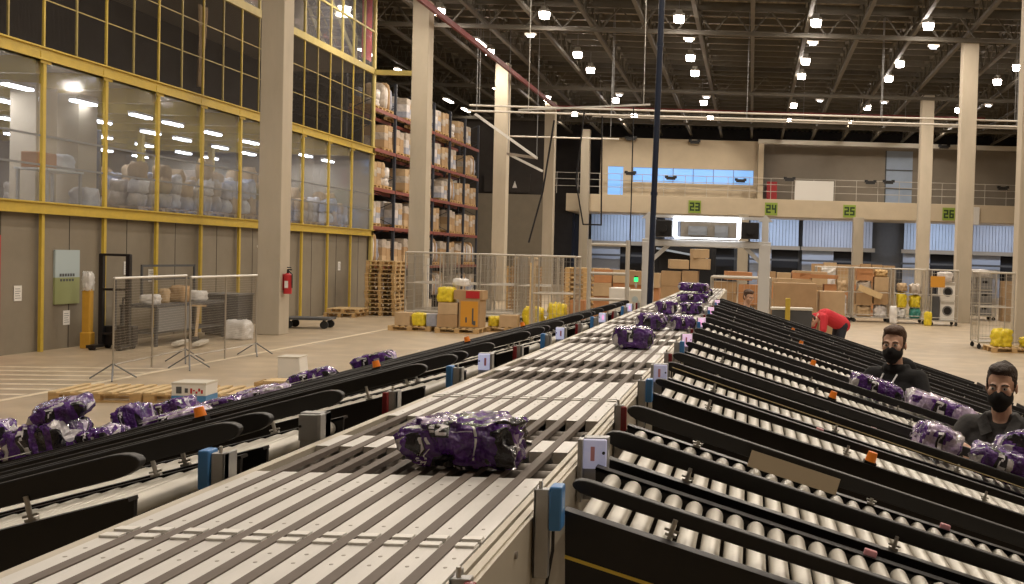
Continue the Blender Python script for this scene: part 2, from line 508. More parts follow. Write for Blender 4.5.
# ceiling joists of the lit storey (yellow cross beams) and inside posts
for k in range(13):
    y = posts[k]
    struct('mezzanine_joist', MB().box(-25, XW - .13, y - .08, y + .08, 5.52, 5.86), M['yellow'], 'yellow cross joist over the lit mezzanine storey', 'joist', 'mezzanine joists')
    if k % 2 == 0 and k > 1:
        struct('inner_post', MB().box(-18.1, -17.95, y - .08, y + .08, 2.96, 5.64), M['yellow'], 'yellow inner post standing among the goods on the mezzanine', 'post', 'inner mezzanine posts')
# end face of the mezzanine
struct('wall_mezzanine_end', MB().box(-25, XW - .12, yend - .08, yend + .0, 0, 5.9), M['cladding'], 'grey end wall of the mezzanine facing the racks', 'wall')
m = MB(); m.box(XW, XW + 1.5, yend - .05, yend + .07, 8.72, 8.9); m.box(XW + 1.38, XW + 1.5, yend - .05, yend + .07, 8.9, 12); m.box(XW, XW + 1.5, yend - .05, yend + .07, 11.6, 11.7)
struct('mezzanine_outrigger', m, M['pale_yellow'], 'pale yellow frame sticking out past the mezzanine end, left of the second column', 'frame')
# stairs and red banner in the top storey
t = thing('staircase', 'pale metal staircase seen behind the top storey panels', 'stairs', (-14.9, 35.0, 8.95))
for s in (-.45, .45):
    m = MB(); m.bar((s, 0, 2.9), (s, 4.2, 0.05), .05, .2); m.build('stringer', M['pale_yellow'], t)
    m = MB(); m.bar((s, 0, 3.6), (s, 4.2, .95), .04, .04); m.bar((s, 1.4, 1.95), (s, 1.4, 2.9), .04, .04); m.bar((s, 2.8, 1.0), (s, 2.8, 1.9), .04, .04); m.bar((s, 4.2, .0), (s, 4.2, 1.0), .04, .04)
    m.build('handrail', M['pale_yellow'], t)
for i in range(11):
    m = MB(); m.box(-.45, .45, i * .38, i * .38 + .28, 2.78 - i * .26, 2.81 - i * .26); m.build('tread', M['galv'], t)
struct('wall_upper_mezzanine', MB().box(-16.7, -16.5, 8, yend - .3, 8.95, 12.2), M['beige'], 'beige partition behind the top storey stairs', 'wall')
t = thing('hanging_banner', 'tall red banner hanging at the end of the top storey', 'banner', (XW - .3, 40.05, 8.95))
MB().box(0, .03, -.5, .45, .3, 3.1).build('cloth', M['redcloth'], t)
m = MB(); m.cyl((.015, -.55, 3.12), (.015, .5, 3.12), .025); m.build('rod', M['galv'], t)
tag(MB().box(XW - .1, XW - .06, 19.3, 20.19, 0, 2.25).box(XW - .11, XW + .0, 20.2, 20.3, 0, 2.3).build('door_1', M['red']), 'red steel door edge at the left border of the photo', 'door', None, 'structure')
t = thing('hanging_cloth', 'beige cloth strip hanging behind the dark mesh panels', 'cloth', (XW - .25, 28.2, 6.3))
m = MB()
vs = []; fs = []
for i in range(9):
    for j in range(12):
        vs.append((.05 * math.sin(i * 1.3 + j * .2), -.35 + i * .07 * (1 - .03 * j), 2.1 - j * .19))
for i in range(8):
    for j in range(11):
        a = i * 12 + j; fs.append((a, a + 12, a + 13, a + 1))
m.add(vs, fs, 0, True); o = m.build('cloth', M['card2'], t)
sm = o.modifiers.new('thick', 'SOLIDIFY'); sm.thickness = .01

# ------------------------------------------------- loading dock wall, gallery
YB = 78.0
struct('gallery_slab', MB().box(-13.4, 22.9, YB - .3, YB + 5.3, 5.5, 6.76), M['beige'], 'beige concrete gallery front carrying the green dock numbers', 'gallery', bevel=.03)
struct('wall_gallery_room', MB().box(-11.1, -10.55, YB + .6, YB + .8, 6.76, 10.95).box(-9.45, -8.75, YB + .6, YB + .8, 6.76, 10.95).box(-10.55, -9.45, YB + .6, YB + .8, 8.85, 10.95)
       .box(-8.75, .02, YB + .6, YB + .8, 8.83, 10.95).box(-8.75, .02, YB + .6, YB + .8, 6.76, 7.78).box(.02, .3, YB + .6, YB + .8, 6.76, 10.95).box(-11.1, .3, YB + .8, YB + 4.5, 10.85, 10.95),
       M['beige'], 'beige office wall on the gallery with the blue lit windows', 'wall')
o = tag(MB().box(-10.55, -9.45, YB + .68, YB + .72, 6.78, 8.85).build('door_2', M['skyblue']), 'blue lit glazed door at the left end of the gallery office', 'door', None, 'structure')
for k in range(6):
    xa = -8.75 + k * 1.462
    w = tag(MB().box(xa + .02, xa + 1.44, YB + .68, YB + .72, 7.78, 8.83).build(f'window_{20 + k}', M['skyblue']), f'blue lit office window on the gallery, number {k + 1} from the blue door', 'window', None, 'structure')
    MB().box(xa - .02, xa + .02, YB + .62, YB + .74, 7.78, 8.83).build('window_frame', M['grey'], w)
struct('wall_gallery', MB().box(.7, 9.75, YB + 2, YB + 2.2, 6.76, 11).box(11.75, 22.9, YB + 2, YB + 2.2, 6.76, 11).box(9.75, 11.75, YB + 2, YB + 2.2, 10.7, 11), M['greywall'], 'grey gallery wall right of the office', 'wall')
w30 = tag(MB().box(9.75, 11.75, YB + 2.06, YB + 2.1, 6.78, 10.7).build('window_30', M['dockblue2']), 'tall pale blue window at the far gallery beside the column', 'window', None, 'structure')
m = MB()
for z in (7.9, 9.25): m.box(9.75, 11.75, YB + 1.98, YB + 2.05, z, z + .07)
m.box(9.72, 9.8, YB + 1.98, YB + 2.05, 6.78, 10.7)
m.build('window_frame', M['darkgrey'], w30)
m = MB(); m.box(.3, 22.9, YB - .1, YB + .4, 10.75, 11.05)
struct('gallery_beam', m, M['offwhite'], 'pale beam over the gallery right of the office', 'beam')
struct('gallery_post', MB().box(.32, .72, YB - .05, YB + .35, 6.76, 10.75), M['beige'], 'beige post between the office and the grey gallery wall', 'post')
tag(MB().box(1.0, 1.75, YB + .9, YB + 1.5, 6.77, 8.1).build('red_cabinet', M['red'], bevel=.02), 'red cabinet standing on the gallery by the post', 'cabinet')
# railing
r = thing('gallery_railing', 'pale metal railing along the edge of the gallery', 'railing', (0, YB - .15, 6.76), kind='structure')
for z in (.55, 1.05, 1.5):
    m = MB(); m.cyl((-17.2, 0, z), (22.8, 0, z), .022, 8); m.build('rail', M['whitepipe'], r)
for k in range(27):
    x = -17.2 + k * 1.54
    m = MB(); m.cyl((x, 0, 0), (x, 0, 1.5), .02, 8); m.build('post', M['whitepipe'], r)
tag(MB().box(3.0, 5.8, YB - .29, YB - .22, 6.72, 8.15).build('white_board', M['white'], bevel=.02), 'large blank white board hung on the gallery railing', 'board')
tag(MB().box(15.2, 16.3, YB - .42, YB - .32, 5.35, 6.6).build('hanging_board', M['white'], bevel=.02), 'blank white plate hung on the gallery front right of dock number 26', 'board')
# floodlights on the railing and the wall
fl = thing('floodlight', 'small black floodlight on the top of the office wall, nearer the racks', 'floodlight', (-8.9, YB + .3, 10.85))
m = MB(); m.box(-.32, .32, -.2, .1, -.12, .10); m.box(-.42, -.2, -.24, .0, -.02, .16); m.box(.2, .42, -.24, .0, -.02, .16); m.build('head', M['blackmatte'], fl)
m = MB(); m.box(-.05, .05, .1, .32, -.05, .05); m.build('mount', M['grey'], fl)
for x, y, z, l in ((-4.3, YB + .3, 10.75, 'small black floodlight on top of the office wall behind the navy mast'),
                   (-8.8, YB - .35, 8.3, 'small black floodlight on the gallery railing beside the blue door'),
                   (-5.9, YB - .35, 8.05, 'small black floodlight on the railing just right of the navy mast'),
                   (-.9, YB - .35, 8.0, 'small black floodlight on the railing under the last blue window'),
                   (2.6, YB - .35, 8.2, 'small black floodlight on the railing touching the left side of the blank white board'),
                   (8.4, YB - .35, 8.15, 'small black floodlight on the railing between the white board and the tall window'),
                   (9.7, YB - .35, 8.2, 'small black floodlight on the railing under the tall pale blue window'),
                   (17.9, YB - .35, 8.0, 'small black floodlight on the railing by the right border of the photo'),
                   (13.6, YB - .3, 10.85, 'small black floodlight on the gallery beam beside the right columns')):
    dup(fl, (x, y, z), None, l)
# dock numbers
DIG = {'2': ['111', '001', '111', '100', '111'], '3': ['111', '001', '111', '001', '111'], '4': ['101', '101', '111', '001', '001'],
       '5': ['111', '100', '111', '001', '111'], '6': ['111', '100', '111', '101', '111']}
for x, t in ((-4.14, '23'), (1.35, '24'), (6.97, '25'), (14.1, '26')):
    s = thing('dock_number_sign', {'23': 'lime green dock number sign above the lit scanner gantry', '24': 'lime green dock number sign right of the scanner gantry and left of the white board', '25': 'lime green dock number sign above the roll cages, right of the white board', '26': 'lime green dock number sign partly hidden by the right column'}[t], 'sign', (x, YB - .31, 6.05))
    MB().box(-.45, .45, -.05, .0, -.45, .45).build('panel', M['lime'], s)
    for q, ch in enumerate(t):
        m = MB()
        for r_, row in enumerate(DIG[ch]):
            for c_, v in enumerate(row):
                if v == '1': m.box(-.36 + q * .40 + c_ * .11, -.36 + q * .40 + c_ * .11 + .112, -.062, -.05, .30 - r_ * .12 - .122, .30 - r_ * .12)
        m.build('digit', M['ink'], s)
# dock doors below
struct('wall_dock', MB().box(-13.4, 22.9, YB + 5.0, YB + 5.3, 0, 5.5), M['darkgrey'], 'dark grey rear wall of the loading docks', 'wall')
docks = [(-12.2, -7.3, 'left of the scanner gantry'), (-6.6, -1.3, 'under the sign reading 23'), (-.1, 3.6, 'under the sign reading 24'), (3.9, 9.2, 'under the sign reading 25'), (11.6, 16.2, 'under the sign reading 26'), (16.6, 22.0, 'at the right border of the photo')]
for i, (xa, xb, l) in enumerate(docks):
    d = thing(f'door_{3 + i}', f'ribbed blue grey sectional dock door {l}', 'door', ((xa + xb) / 2, YB + 4.2, 0), kind='structure')
    w = (xb - xa) / 2
    m = MB(); n = int(w * 2 / .24)
    for k in range(n):
        x = -w + 2 * w * k / n
        m.box(x, x + 2 * w / n - .03, 0, .08, 3.45, 5.5)
    m.build('door_panel', M['dockblue'] if i % 2 else M['dockblue2'], d)
    MB().box(-w - .2, w + .2, -.15, .1, 3.2, 3.5).build('lintel', M['greywall'], d)
    MB().box(-w, -w * .1, .25, .35, 0, 3.2).build('lower_panel', M['dockblue'], d)
    MB().box(-w * .1, w, .55, .6, 0, 3.2).build('opening', M['dockdark'], d)
    MB().box(-w - .25, w + .25, -.5, -.1, 2.35, 2.5).build('bumper_rail', M['darkgrey'], d)
t = thing('dock_leveller', 'tilted pale steel plate in the dark dock seen through the scanner gantry', 'plate', (-4.2, 70.0, 0))
m = MB(); m.M = Matrix.Translation((0, 0, 2.55)) @ Matrix.Rotation(math.radians(9), 4, 'Y')
m.box(-1.9, 1.4, -1, 1, 0, .12); m.build('plate', M['dockblue2'], t)
m = MB(); m.box(-2.4, -1.9, .9, 1.1, 0, 3.2).box(1.6, 1.9, .9, 1.1, 0, 3.0).box(-2.4, 1.9, 1.0, 1.1, 0, 3.2); m.build('housing', M['dockdark'], t)
dl = bpy.data.lights.new('dock_fill', 'AREA'); dl.shape = 'RECTANGLE'; dl.size = 3; dl.size_y = .3; dl.energy = 105; dl.color = (.78, .86, 1.0)  # added cool fill with made-up strip lamps, standing in for daylight at the docks
dk = None
for x in (-9.7, -4, 1.7, 6.5, 13.9, 19.3):
    li = bpy.data.objects.new('dock_fill', dl); COL.objects.link(li); li.location = (x, YB + 1.3, 5.36); li.rotation_euler = (math.radians(35), 0, PI / 2 * 0)
    li.rotation_euler = (math.radians(35), 0, 0)
    if dk is None:
        dk = thing('added_dock_lamp', 'added strip lamp under the gallery lighting a dock door', 'lamp', (x, YB + 1.3, 5.42), group='added dock strip lamps')
        m = MB(); m.box(-1.5, 1.5, -.1, .1, .03, .08); m.build('housing', M['white'], dk)
        m = MB(); m.box(-1.45, 1.45, -.03, .03, .02, .031); m.build('lens', M['lens'], dk)
    else: dup(dk, (x, YB + 1.3, 5.42))
# grey partition with sign band left of the docks
struct('wall_partition', MB().box(-18.6, -13.0, 70, 70.2, 0, 6.15), M['cladding'], 'tall grey partition behind the wire cages', 'wall')
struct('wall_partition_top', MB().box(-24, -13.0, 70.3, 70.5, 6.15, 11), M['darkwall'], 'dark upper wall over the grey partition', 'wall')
t = thing('wall_sign', 'dark sign with small white pictograms above the grey partition', 'sign', (-15.9, 69.98, 6.25))
MB().box(-1.5, 1.5, 0, .06, 0, 1.2).build('board', M['darkwall'], t)
m = MB(); m.box(-.85, -.15, -.02, 0, .45, .85); m.build('pictogram', M['steelblue'], t)
m = MB(); m.prism([(.35, .3), (.65, .3), (.5, .75)], -.02, 0); m.build('pictogram', M['white'], t)
tag(MB().box(-18.5, -17.9, 66, 66.1, 6.2, 6.75).build('hanging_plate', M['white']), 'small white plate hanging in the dark beyond the rack end', 'plate')
tag(MB().box(-13.1, -12.0, 79.6, 79.7, 0, 5.3).box(-13.2, -13.05, 79.4, 79.7, 0, 5.4).build('door_20', M['navy']), 'dark navy doorway between two beige columns', 'door', None, 'structure')

# hung pipes crossing the hall
for y, z, xa, xb, l in ((44.0, 8.0, -11.7, 22, 'lower pipe of the white pair crossing the hall'), (44.4, 8.28, -11.7, 22, 'upper pipe of the white pair crossing the hall'), (52, 7.9, -12.2, -6.5, 'short white pipe left of the gallery office'), (60, 10.0, -9, 20, 'faint far pipe crossing under the roof lamps')):
    p = thing('ceiling_pipe', l, 'pipe', (0, y, z))
    MB().cyl((xa, 0, 0), (xb, 0, 0), .04, 10).build('pipe', M['whitepipe'], p)
    n = int((xb - xa) / 5) + 1
    for k in range(n):
        x = xa + .4 + k * (xb - xa - .8) / max(1, n - 1)
        m = MB(); m.cyl((x, 0, .05), (x, 0, 12.3 - z), .015, 6); m.build('hanger', M['grey'], p)
t = thing('cable_tray', 'pale folded cable tray stepping down beside the third column', 'tray', (0, 0, 0))
for a, b in (((-11.5, 44.6, 7.95), (-9.1, 45.4, 6.3)), ((-9.1, 45.4, 6.3), (-10.6, 46.6, 6.55)), ((-10.6, 46.8, 6.55), (-9.2, 47.2, 5.9))):
    m = MB()
    for off in (-.12, .12):
        m.bar((a[0], a[1] + off, a[2]), (b[0], b[1] + off, b[2]), .04, .1)
    for i in range(9):
        f = (i + .5) / 9
        c = [a[j] + (b[j] - a[j]) * f for j in range(3)]
        m.bar((c[0], c[1] - .12, c[2]), (c[0], c[1] + .12, c[2]), .03, .03)
    m.build('tray_run', M['galv'], t)
m = MB(); m.cyl((-9.1, 45.4, 6.3), (-9.1, 45.4, 12), .015, 6).cyl((-10.6, 46.7, 6.55), (-10.6, 46.7, 12), .015, 6); m.build('hanger', M['grey'], t)

# ------------------------------------------------------------- roof lamps
lamp = None
def high_bay(x, y, z, label, group):
    global lamp
    if lamp is None:
        lamp = thing('high_bay_lamp', label, 'lamp', (x, y, z), group=group)
        m = MB(); m.cyl((0, 0, .05), (0, 0, .16), .23, 18); m.box(-.12, .12, -.16, .16, .16, .30); m.build('housing', M['galv'], lamp, bevel=.02)
        m = MB(); m.cyl((0, 0, -.17), (0, 0, .05), .18, 18, 0, .21); m.build('lens', M['lamp'], lamp)
        m = MB(); m.cyl((0, 0, .3), (0, 0, 1.4), .012, 6); m.build('hanger', M['grey'], lamp)
        return lamp
    return dup(lamp, (x, y, z), None, label, group)
ROWS = [(-12.3, 'over the aisle by the racks'), (-8.25, 'in the row left of the navy mast'), (-3.05, 'in the row just right of the navy mast top'), (2.25, 'in the middle row over the roll cages'), (6.6, 'in the row over the right columns'), (12.0, 'in the row at the right border')]
YS = [4, 12, 20, 28, 36, 42, 50, 54, 64, 74]  # farthest lamps are added to brighten the back wall
sp = bpy.data.lights.new('lamp_light', 'AREA'); sp.shape = 'RECTANGLE'; sp.size = .5; sp.size_y = .7
sp.energy = 180; sp.color = (1.0, .875, .72)
for x, l in ROWS:
    for y in YS:
        if x < -12 and y in (4, 12, 28, 54): continue
        if x > 11 and y in (28,): continue
        zl_ = 11.55 if y < 70 else 11.98
        high_bay(x, y, zl_, f'glowing white high bay lamp {l}', f'high bay lamps {l}')
        li = bpy.data.objects.new('lamp_light', sp); COL.objects.link(li); li.location = (x, y, zl_ - .27)
# aisle strip lamps over the racks
al = None
for x, y in ((-18, 50), (-18, 55), (-18.4, 65), (-18.4, 69), (-12.0, 47), (-14.3, 60)):
    lab = 'long bright strip lamp over the rack aisle'
    if al is None:
        al = thing('aisle_lamp', lab, 'lamp', (x, y, 11.3), group='strip lamps over the racks')
        m = MB(); m.box(-.12, .12, -.8, .8, .06, .16); m.build('housing', M['galv'], al)
        m = MB(); m.box(-.10, .10, -.78, .78, 0, .06); m.build('lens', M['aislelamp'], al)
        m = MB(); m.cyl((0, -.6, .16), (0, -.6, 1.3), .01, 6).cyl((0, .6, .16), (0, .6, 1.3), .01, 6); m.build('hanger', M['grey'], al)
    else:
        dup(al, (x, y, 11.3))
sa = bpy.data.lights.new('aisle_light', 'AREA'); sa.shape = 'RECTANGLE'; sa.size = .25; sa.size_y = 1.6; sa.energy = 60; sa.color = (1, .86, .7)
for x, y in ((-13.6, 46), (-13.6, 53), (-14.3, 60)):
    li = bpy.data.objects.new('aisle_light', sa); COL.objects.link(li); li.location = (x, y, 11.2)
# pendant workshop lamps under the cross girders
pl = None
for x, y, z in ((-9.0, 43.1, 10.9), (-2.7, 43.1, 10.9), (2.2, 43.1, 10.9), (7.0, 43.1, 10.9), (-7.2, 57.3, 10.8), (-2.6, 57.3, 10.8), (3.4, 57.3, 10.8), (6.8, 57.3, 10.8), (12.3, 57.3, 10.8)):
    if pl is None:
        pl = thing('ceiling_girder_lamp', 'small white lamp clamped under a cross girder', 'lamp', (x, y, z), group='lamps under the girders')
        m = MB(); m.box(-.22, .22, -.08, .08, .03, .12); m.build('housing', M['whitepipe'], pl)
        m = MB(); m.box(-.12, .12, -.06, .06, -.02, .03); m.build('lens', M['tubeglow'], pl)
    else:
        dup(pl, (x, y, z))

# ----------------------------------------------------- lit mezzanine storey
tb = None
tubes = []
for k in range(12):
    ym = (posts[k] + posts[k + 1]) / 2
    for x in (-15.3, -17.2, -19.6, -22.3):
        tubes.append((x, ym + random.uniform(-.35, .35)))
for i, (x, y) in enumerate(tubes):
    if tb is None:
        tb = thing('ceiling_tube_lamp', 'twin tube lamp under the ceiling of the lit mezzanine storey', 'lamp', (x, y, 5.36), group='mezzanine tube lamps')
        m = MB(); m.box(-.09, .09, -.42, .42, .05, .11); m.build('housing', M['white'], tb)
        m = MB(); m.cyl((-.05, -.4, .02), (-.05, .4, .02), .026, 8).cyl((.05, -.4, .02), (.05, .4, .02), .026, 8); m.build('tube', M['tubeglow'], tb)
    else:
        dup(tb, (x, y, 5.36))
ml = bpy.data.lights.new('mezzanine_light', 'AREA'); ml.shape = 'RECTANGLE'; ml.size = .3; ml.size_y = 1.2; ml.energy = 38; ml.color = (.93, .92, 1.0)
for k in range(1, 12, 2):
    for x in (-16.2, -20.5):
        li = bpy.data.objects.new('mezzanine_light', ml); COL.objects.link(li); li.location = (x, posts[k] + 1, 5.4)

def lump_mesh(name, sx, sy, sz, seed, mats, amp=.18, freq=3.0, n=18, mi=0):
    """soft bag or wrapped bundle: rounded block with crumples, flat underside"""
    m = MB()
    off = Vector((seed * 3.1, seed * 1.7, seed * .9))
    def fn(p):
        q = Vector(p)
        d = noise.noise(q * freq + off) * amp + abs(noise.noise(q * freq * 2.3 + off)) * amp * .5
        q = q * (1 + d)
        return Vector((q.x * sx / 2, q.y * sy / 2, max(0, (q.z + .82) * sz / 1.82)))
    def sup(p):
        q = Vector(p); l = (abs(q.x) ** 6 + abs(q.y) ** 6 + abs(q.z) ** 6) ** (1 / 6)
        return fn(q / max(l, 1e-6) * .93)
    m.ell((0, 0, 0), (1, 1, 1), n * 2, n, mi, fn=sup)
    for ax, sz_ in ((0, sx), (1, sy), (2, sz)):
        lo = min(p[ax] for p in m.v); hi = max(p[ax] for p in m.v)
        f = sz_ / (hi - lo); c = 0 if ax == 2 else (lo + hi) / 2
        m.v = [tuple((p[k] - c) * f if k == ax else p[k] for k in range(3)) for p in m.v]
    return m

# goods in the lit storey
def pallet_mb(L=1.2, W=1.0):
    m = MB()
    for i in range(7):
        x = -L / 2 + i * (L - .1) / 6
        m.box(x, x + .1, -W / 2, W / 2, .122, .144)
    for y in (-W / 2, -.05, W / 2 - .1):
        m.box(-L / 2, L / 2, y, y + .1, .1, .122)
        for x in (-L / 2, -.07, L / 2 - .145):
            m.box(x, x + .145, y, y + .1, .022, .1)
        m.box(-L / 2, L / 2, y, y + .1, 0, .022)
    return m
def load_variant(i):
    t = thing('pallet_load', 'x', 'pallet load')
    pallet_mb(1.04, 1.0).build('pallet', M['wood'], t)
    mt = [M['wrap'], M['wrapw'], M['card'], M['wrapb'], M['wrap'], M['card2']][i]
    rq = random.Random(i * 7 + 1)
    pal_ = [M['card'], M['card2'], M['wrapw'], M['wrapb'], M['wrap'], M['card3']]
    if i in (2, 5, 0):
        for a in range(2):
            for b in range(2):
                z = .146; n = rq.choice([2, 3, 3, 4])
                for c in range(n):
                    h = 1.1 / n * rq.uniform(.8, 1.0)
                    m = MB(); m.box(-.51 + a * .51, -.51 + a * .51 + rq.uniform(.44, .50), -.49 + b * .49, -.49 + b * .49 + .46, z, z + h)
                    m.build('carton', pal_[rq.choice([0, 1, 4, 0] if i == 2 else [0, 1, 2, 4] if i == 0 else [1, 2, 3, 4])], t, bevel=.01)
                    z += h + .002
    elif i in (1, 3):
        for c in range(9):
            w = rq.uniform(.38, .47)
            m = lump_mesh('bag', w, rq.uniform(.38, .46), rq.uniform(.34, .5), i * 20 + c, mt, .28, 2.6, 9)
            m.build('bag', [M['wrapw'], M['wrap'], M['wrapb'], M['wrap'], M['card2'], M['wrap']][rq.randrange(6)], t, loc=(-.235 + (c % 2) * .47 + rq.uniform(-.015, .015), -.22 + ((c // 2) % 2) * .46, .146 + (c // 4) * .33))
    else:
        for a in range(4):
            m = lump_mesh('bundle', .26, .9, rq.uniform(.9, 1.25), i * 9 + a, mt, .06, 3, 10)
            m.build('bundle', pal_[[4, 2, 0, 3][a]], t, loc=(-.40 + a * .268, 0, .146))
    return t
variants = [load_variant(i) for i in range(6)]
used = [False] * 6
def place_load(i, loc, rz, label, group, sc=(1, 1, 1)):
    if not used[i]:
        used[i] = True; v = variants[i]; v.location = loc; v.rotation_euler = (0, 0, rz); v.scale = sc; v['label'] = label
        if group: v['group'] = group
        return v
    return dup(variants[i], loc, rz, label, group, sc)
rnd = random.Random(3)
for k in range(5, 12):
    for x in (-14.95, -16.3, -18.9):
        for dy in ((-.52, .55) if k < 11 else (-.52,)):
            if rnd.random() < .12 or (k == 5 and x < -15.5): continue
            ym = (posts[k] + posts[k + 1]) / 2 + dy
            place_load(rnd.choice([1, 1, 0, 3, 1, 3, 4]), (x, ym, 2.965), rnd.choice([PI / 2, -PI / 2]), 'shrink-wrapped pallet load behind the clear sheets of the lit mezzanine', 'wrapped loads on the mezzanine', (.96, .96, rnd.uniform(.75, 1.3)))
# pale pillars, desk and goods in the first bays
for x, y, w, l in ((-15.7, 25.1, .52, 'pinkish beige pillar behind the clear sheets right of the first post'), (-15.7, 23.6, .56, 'pinkish beige pillar behind the clear sheets at the left border')):
    struct('inner_pillar', MB().box(x - w / 2, x + w / 2, y - .35, y + .35, 2.96, 5.6), M['beige'], l, 'pillar')
tag(MB().box(-17.1, -16.2, 26.0, 26.9, 2.97, 5.0).build('tall_cabinet', M['darkgrey'], bevel=.02), 'dark tall cabinet behind the clear sheets by the second post', 'cabinet')
t = thing('work_desk', 'pale desk behind the clear sheets in the first mezzanine bay', 'desk', (-14.85, 22.85, 2.96))
MB().box(-.35, .35, -.6, .6, .72, .76).build('top', M['white'], t)
for a in (-.3, .3):
    for b in (-.55, .55): MB().box(a - .025, a + .025, b - .025, b + .025, 0, .72).build('leg', M['galv'], t)
tag(MB().box(-15.1, -14.7, 22.3, 22.85, 3.722, 4.05).build('storage_crate', M['card3'], bevel=.02), 'orange brown crate on the pale mezzanine desk', 'crate')
tag(lump_mesh('b', .45, .5, .36, 5, None).build('white_bag', M['wbag'], loc=(-14.85, 23.2, 3.725)), 'white bag heaped on the pale mezzanine desk', 'bag')
tag(lump_mesh('b', .5, .6, .5, 8, None).build('white_bag', M['wrapw'], loc=(-15.0, 24.3, 2.965)), 'white bag on the mezzanine floor between the two beige pillars', 'bag')

# --------------------------------------------------------------- pallet rack
XR = -15.2
rk = thing('pallet_rack', 'tall steel pallet rack with rust red beams beyond the mezzanine', 'rack', (XR, 0, 0))
ups = [43.2 + 2.78 * k for k in range(7)]
for y in ups:
    for x in (0, -1.05):
        MB().box(x - .1, x, y - .05, y + .05, 0, 9.3).build('upright', M['rackblue'], rk)
    m = MB()
    for i in range(9):
        z = .3 + i; m.bar((-.05, y, z), (-1.1, y, z + .5), .03, .03); m.bar((-1.1, y, z + .5), (-.05, y, z + 1), .03, .03)
    m.build('brace', M['rackblue'], rk)
LEV = [1.62, 3.22, 4.78, 6.36, 7.96]
for z in LEV:
    for k in range(6):
        for x in (.02, -1.13):
            MB().box(x - .05, x, ups[k] + .05, ups[k + 1] - .05, z - .14, z).build('beam', M['rackred'], rk)
ordn = ['floor level', 'first shelf', 'second shelf', 'third shelf', 'fourth shelf', 'top shelf']
for li_, z in enumerate([0] + LEV):
    for k in range(6):
        for j in range(2):
            if rnd.random() < .08: continue
            y = ups[k] + .72 + j * 1.3
            i = rnd.choice([0, 0, 2, 2, 4, 4, 5, 3])
            place_load(i, (XR - .55, y, z + .002), PI / 2, f'wrapped pallet load stored on the {ordn[li_]} of the red beamed rack', f'pallet loads on the {ordn[li_]} of the rack', (1, 1, rnd.uniform(.85, 1.02)))

# ------------------------------------------------------------ sorter conveyor
ZB = 1.70
XL, XRT = -1.10, -.455          # edges of the strips
P = 1.93                          # module length
srt = thing('sorter_conveyor', 'long narrow-belt sorting conveyor with pale strips and brown belts', 'conveyor', ((XL + XRT) / 2, 0, 0))
cx = (XL + XRT) / 2
def L(x): return x - cx
NB = 10
pitch_x = (XRT - XL) / (NB + .62)
sw = pitch_x * .62
strips = [XL + i * pitch_x for i in range(NB + 1)]       # left edge of each strip
YS0, YS1 = -.4, 19.2
for i in range(NB):
    xa = strips[i] + sw + .001; xb = strips[i + 1] - .001
    MB().box(L(xa), L(xb), YS0, YS1, ZB - .012, ZB + .0005).build('belt', M['belt'], srt)
MB().box(L(XL - .03), L(XRT + .03), YS0, YS1, ZB - .16, ZB - .05).build('deck', M['deck'], srt)
def plates(y0, y1, joint0=False, joint1=False, screws=False):
    m = MB()
    for i in range(NB + 1):
        xa, xb = L(strips[i]), L(strips[i] + sw)
        m.box(xa, xb, y0, y1, ZB - .05, ZB - .002, 0)
        for flag, yj, s in ((joint0, y0, 1), (joint1, y1, -1)):
            if flag:
                m.box(xa + .002, xb - .002, yj + s * .003, yj + s * .026, ZB - .004, ZB + .0025, 1)
        if screws:
            for yy in (y0 + .09, (y0 + y1) / 2 + .1, y1 - .09):
                m.cyl(((xa + xb) / 2, yy, ZB - .003), ((xa + xb) / 2, yy, ZB - .0015), .0035, 8, 2)
    m.build('slat_section', [M['slat'], M['hinge'], M['screwdot']], srt)
for k in range(-1, 9):
    o = 2.42 + P * k
    b = o + .335
    plates(b, b + .17, False, False)
    e = o + .88
    plates(e, e + .485, False, True, k < 3)
    plates(e + .50, o + P, True, False, k < 3)
    # dark divert rollers between the belts in the pop-up zone
    m = MB()
    for yy in (o + .08, o + .17, o + .26, b + .25, b + .34, b + .43):
        m.cyl((L(XL), yy, ZB - .040), (L(XRT), yy, ZB - .040), .022, 10)
    m.build('divert_roller', M['deck'], srt)
# side frames
for s, xe in ((1, XRT), (-1, XL)):
    m = MB()
    m.box(L(xe + s * .003), L(xe + s * .016), YS0, YS1, ZB - .06, ZB - .004)
    m.box(L(xe + s * .020), L(xe + s * .034), YS0, YS1, ZB - .06, ZB - .008)
    m.box(L(xe + s * .034), L(xe + s * .042), YS0, YS1, ZB - .33, ZB - .012)
    m.box(L(xe + s * .020), L(xe + s * .042), YS0, YS1, ZB - .35, ZB - .33)
    m.build('side_frame', M['cream'], srt)
m = MB(); xs_ = XRT + .042
for y, z, r in ((1.62, 1.62, .008), (1.66, 1.60, .008), (1.78, 1.615, .009), (1.95, 1.655, .007), (2.4, 1.64, .007), (1.7, 1.50, .009), (2.05, 1.52, .008)):
    m.cyl((L(xs_), y, z), (L(xs_ + .004), y, z), r, 10)
m.box(L(xs_), L(xs_ + .004), 1.68, 1.80, 1.50, 1.585)
m.build('access_hole', M['deck'], srt)
for k in range(-1, 10):
    y = 2.0 + P * k
    for x in (XL - .01, XRT + .01):
        m = MB(); m.box(L(x - .03), L(x + .03), y - .04, y + .04, 0.02, ZB - .34); m.box(L(x - .07), L(x + .07), y - .07, y + .07, 0, .02)
        m.build('leg', M['cream'], srt)
    MB().box(L(XL), L(XRT), y - .02, y + .02, .55, .62).build('cross_brace', M['cream'], srt)
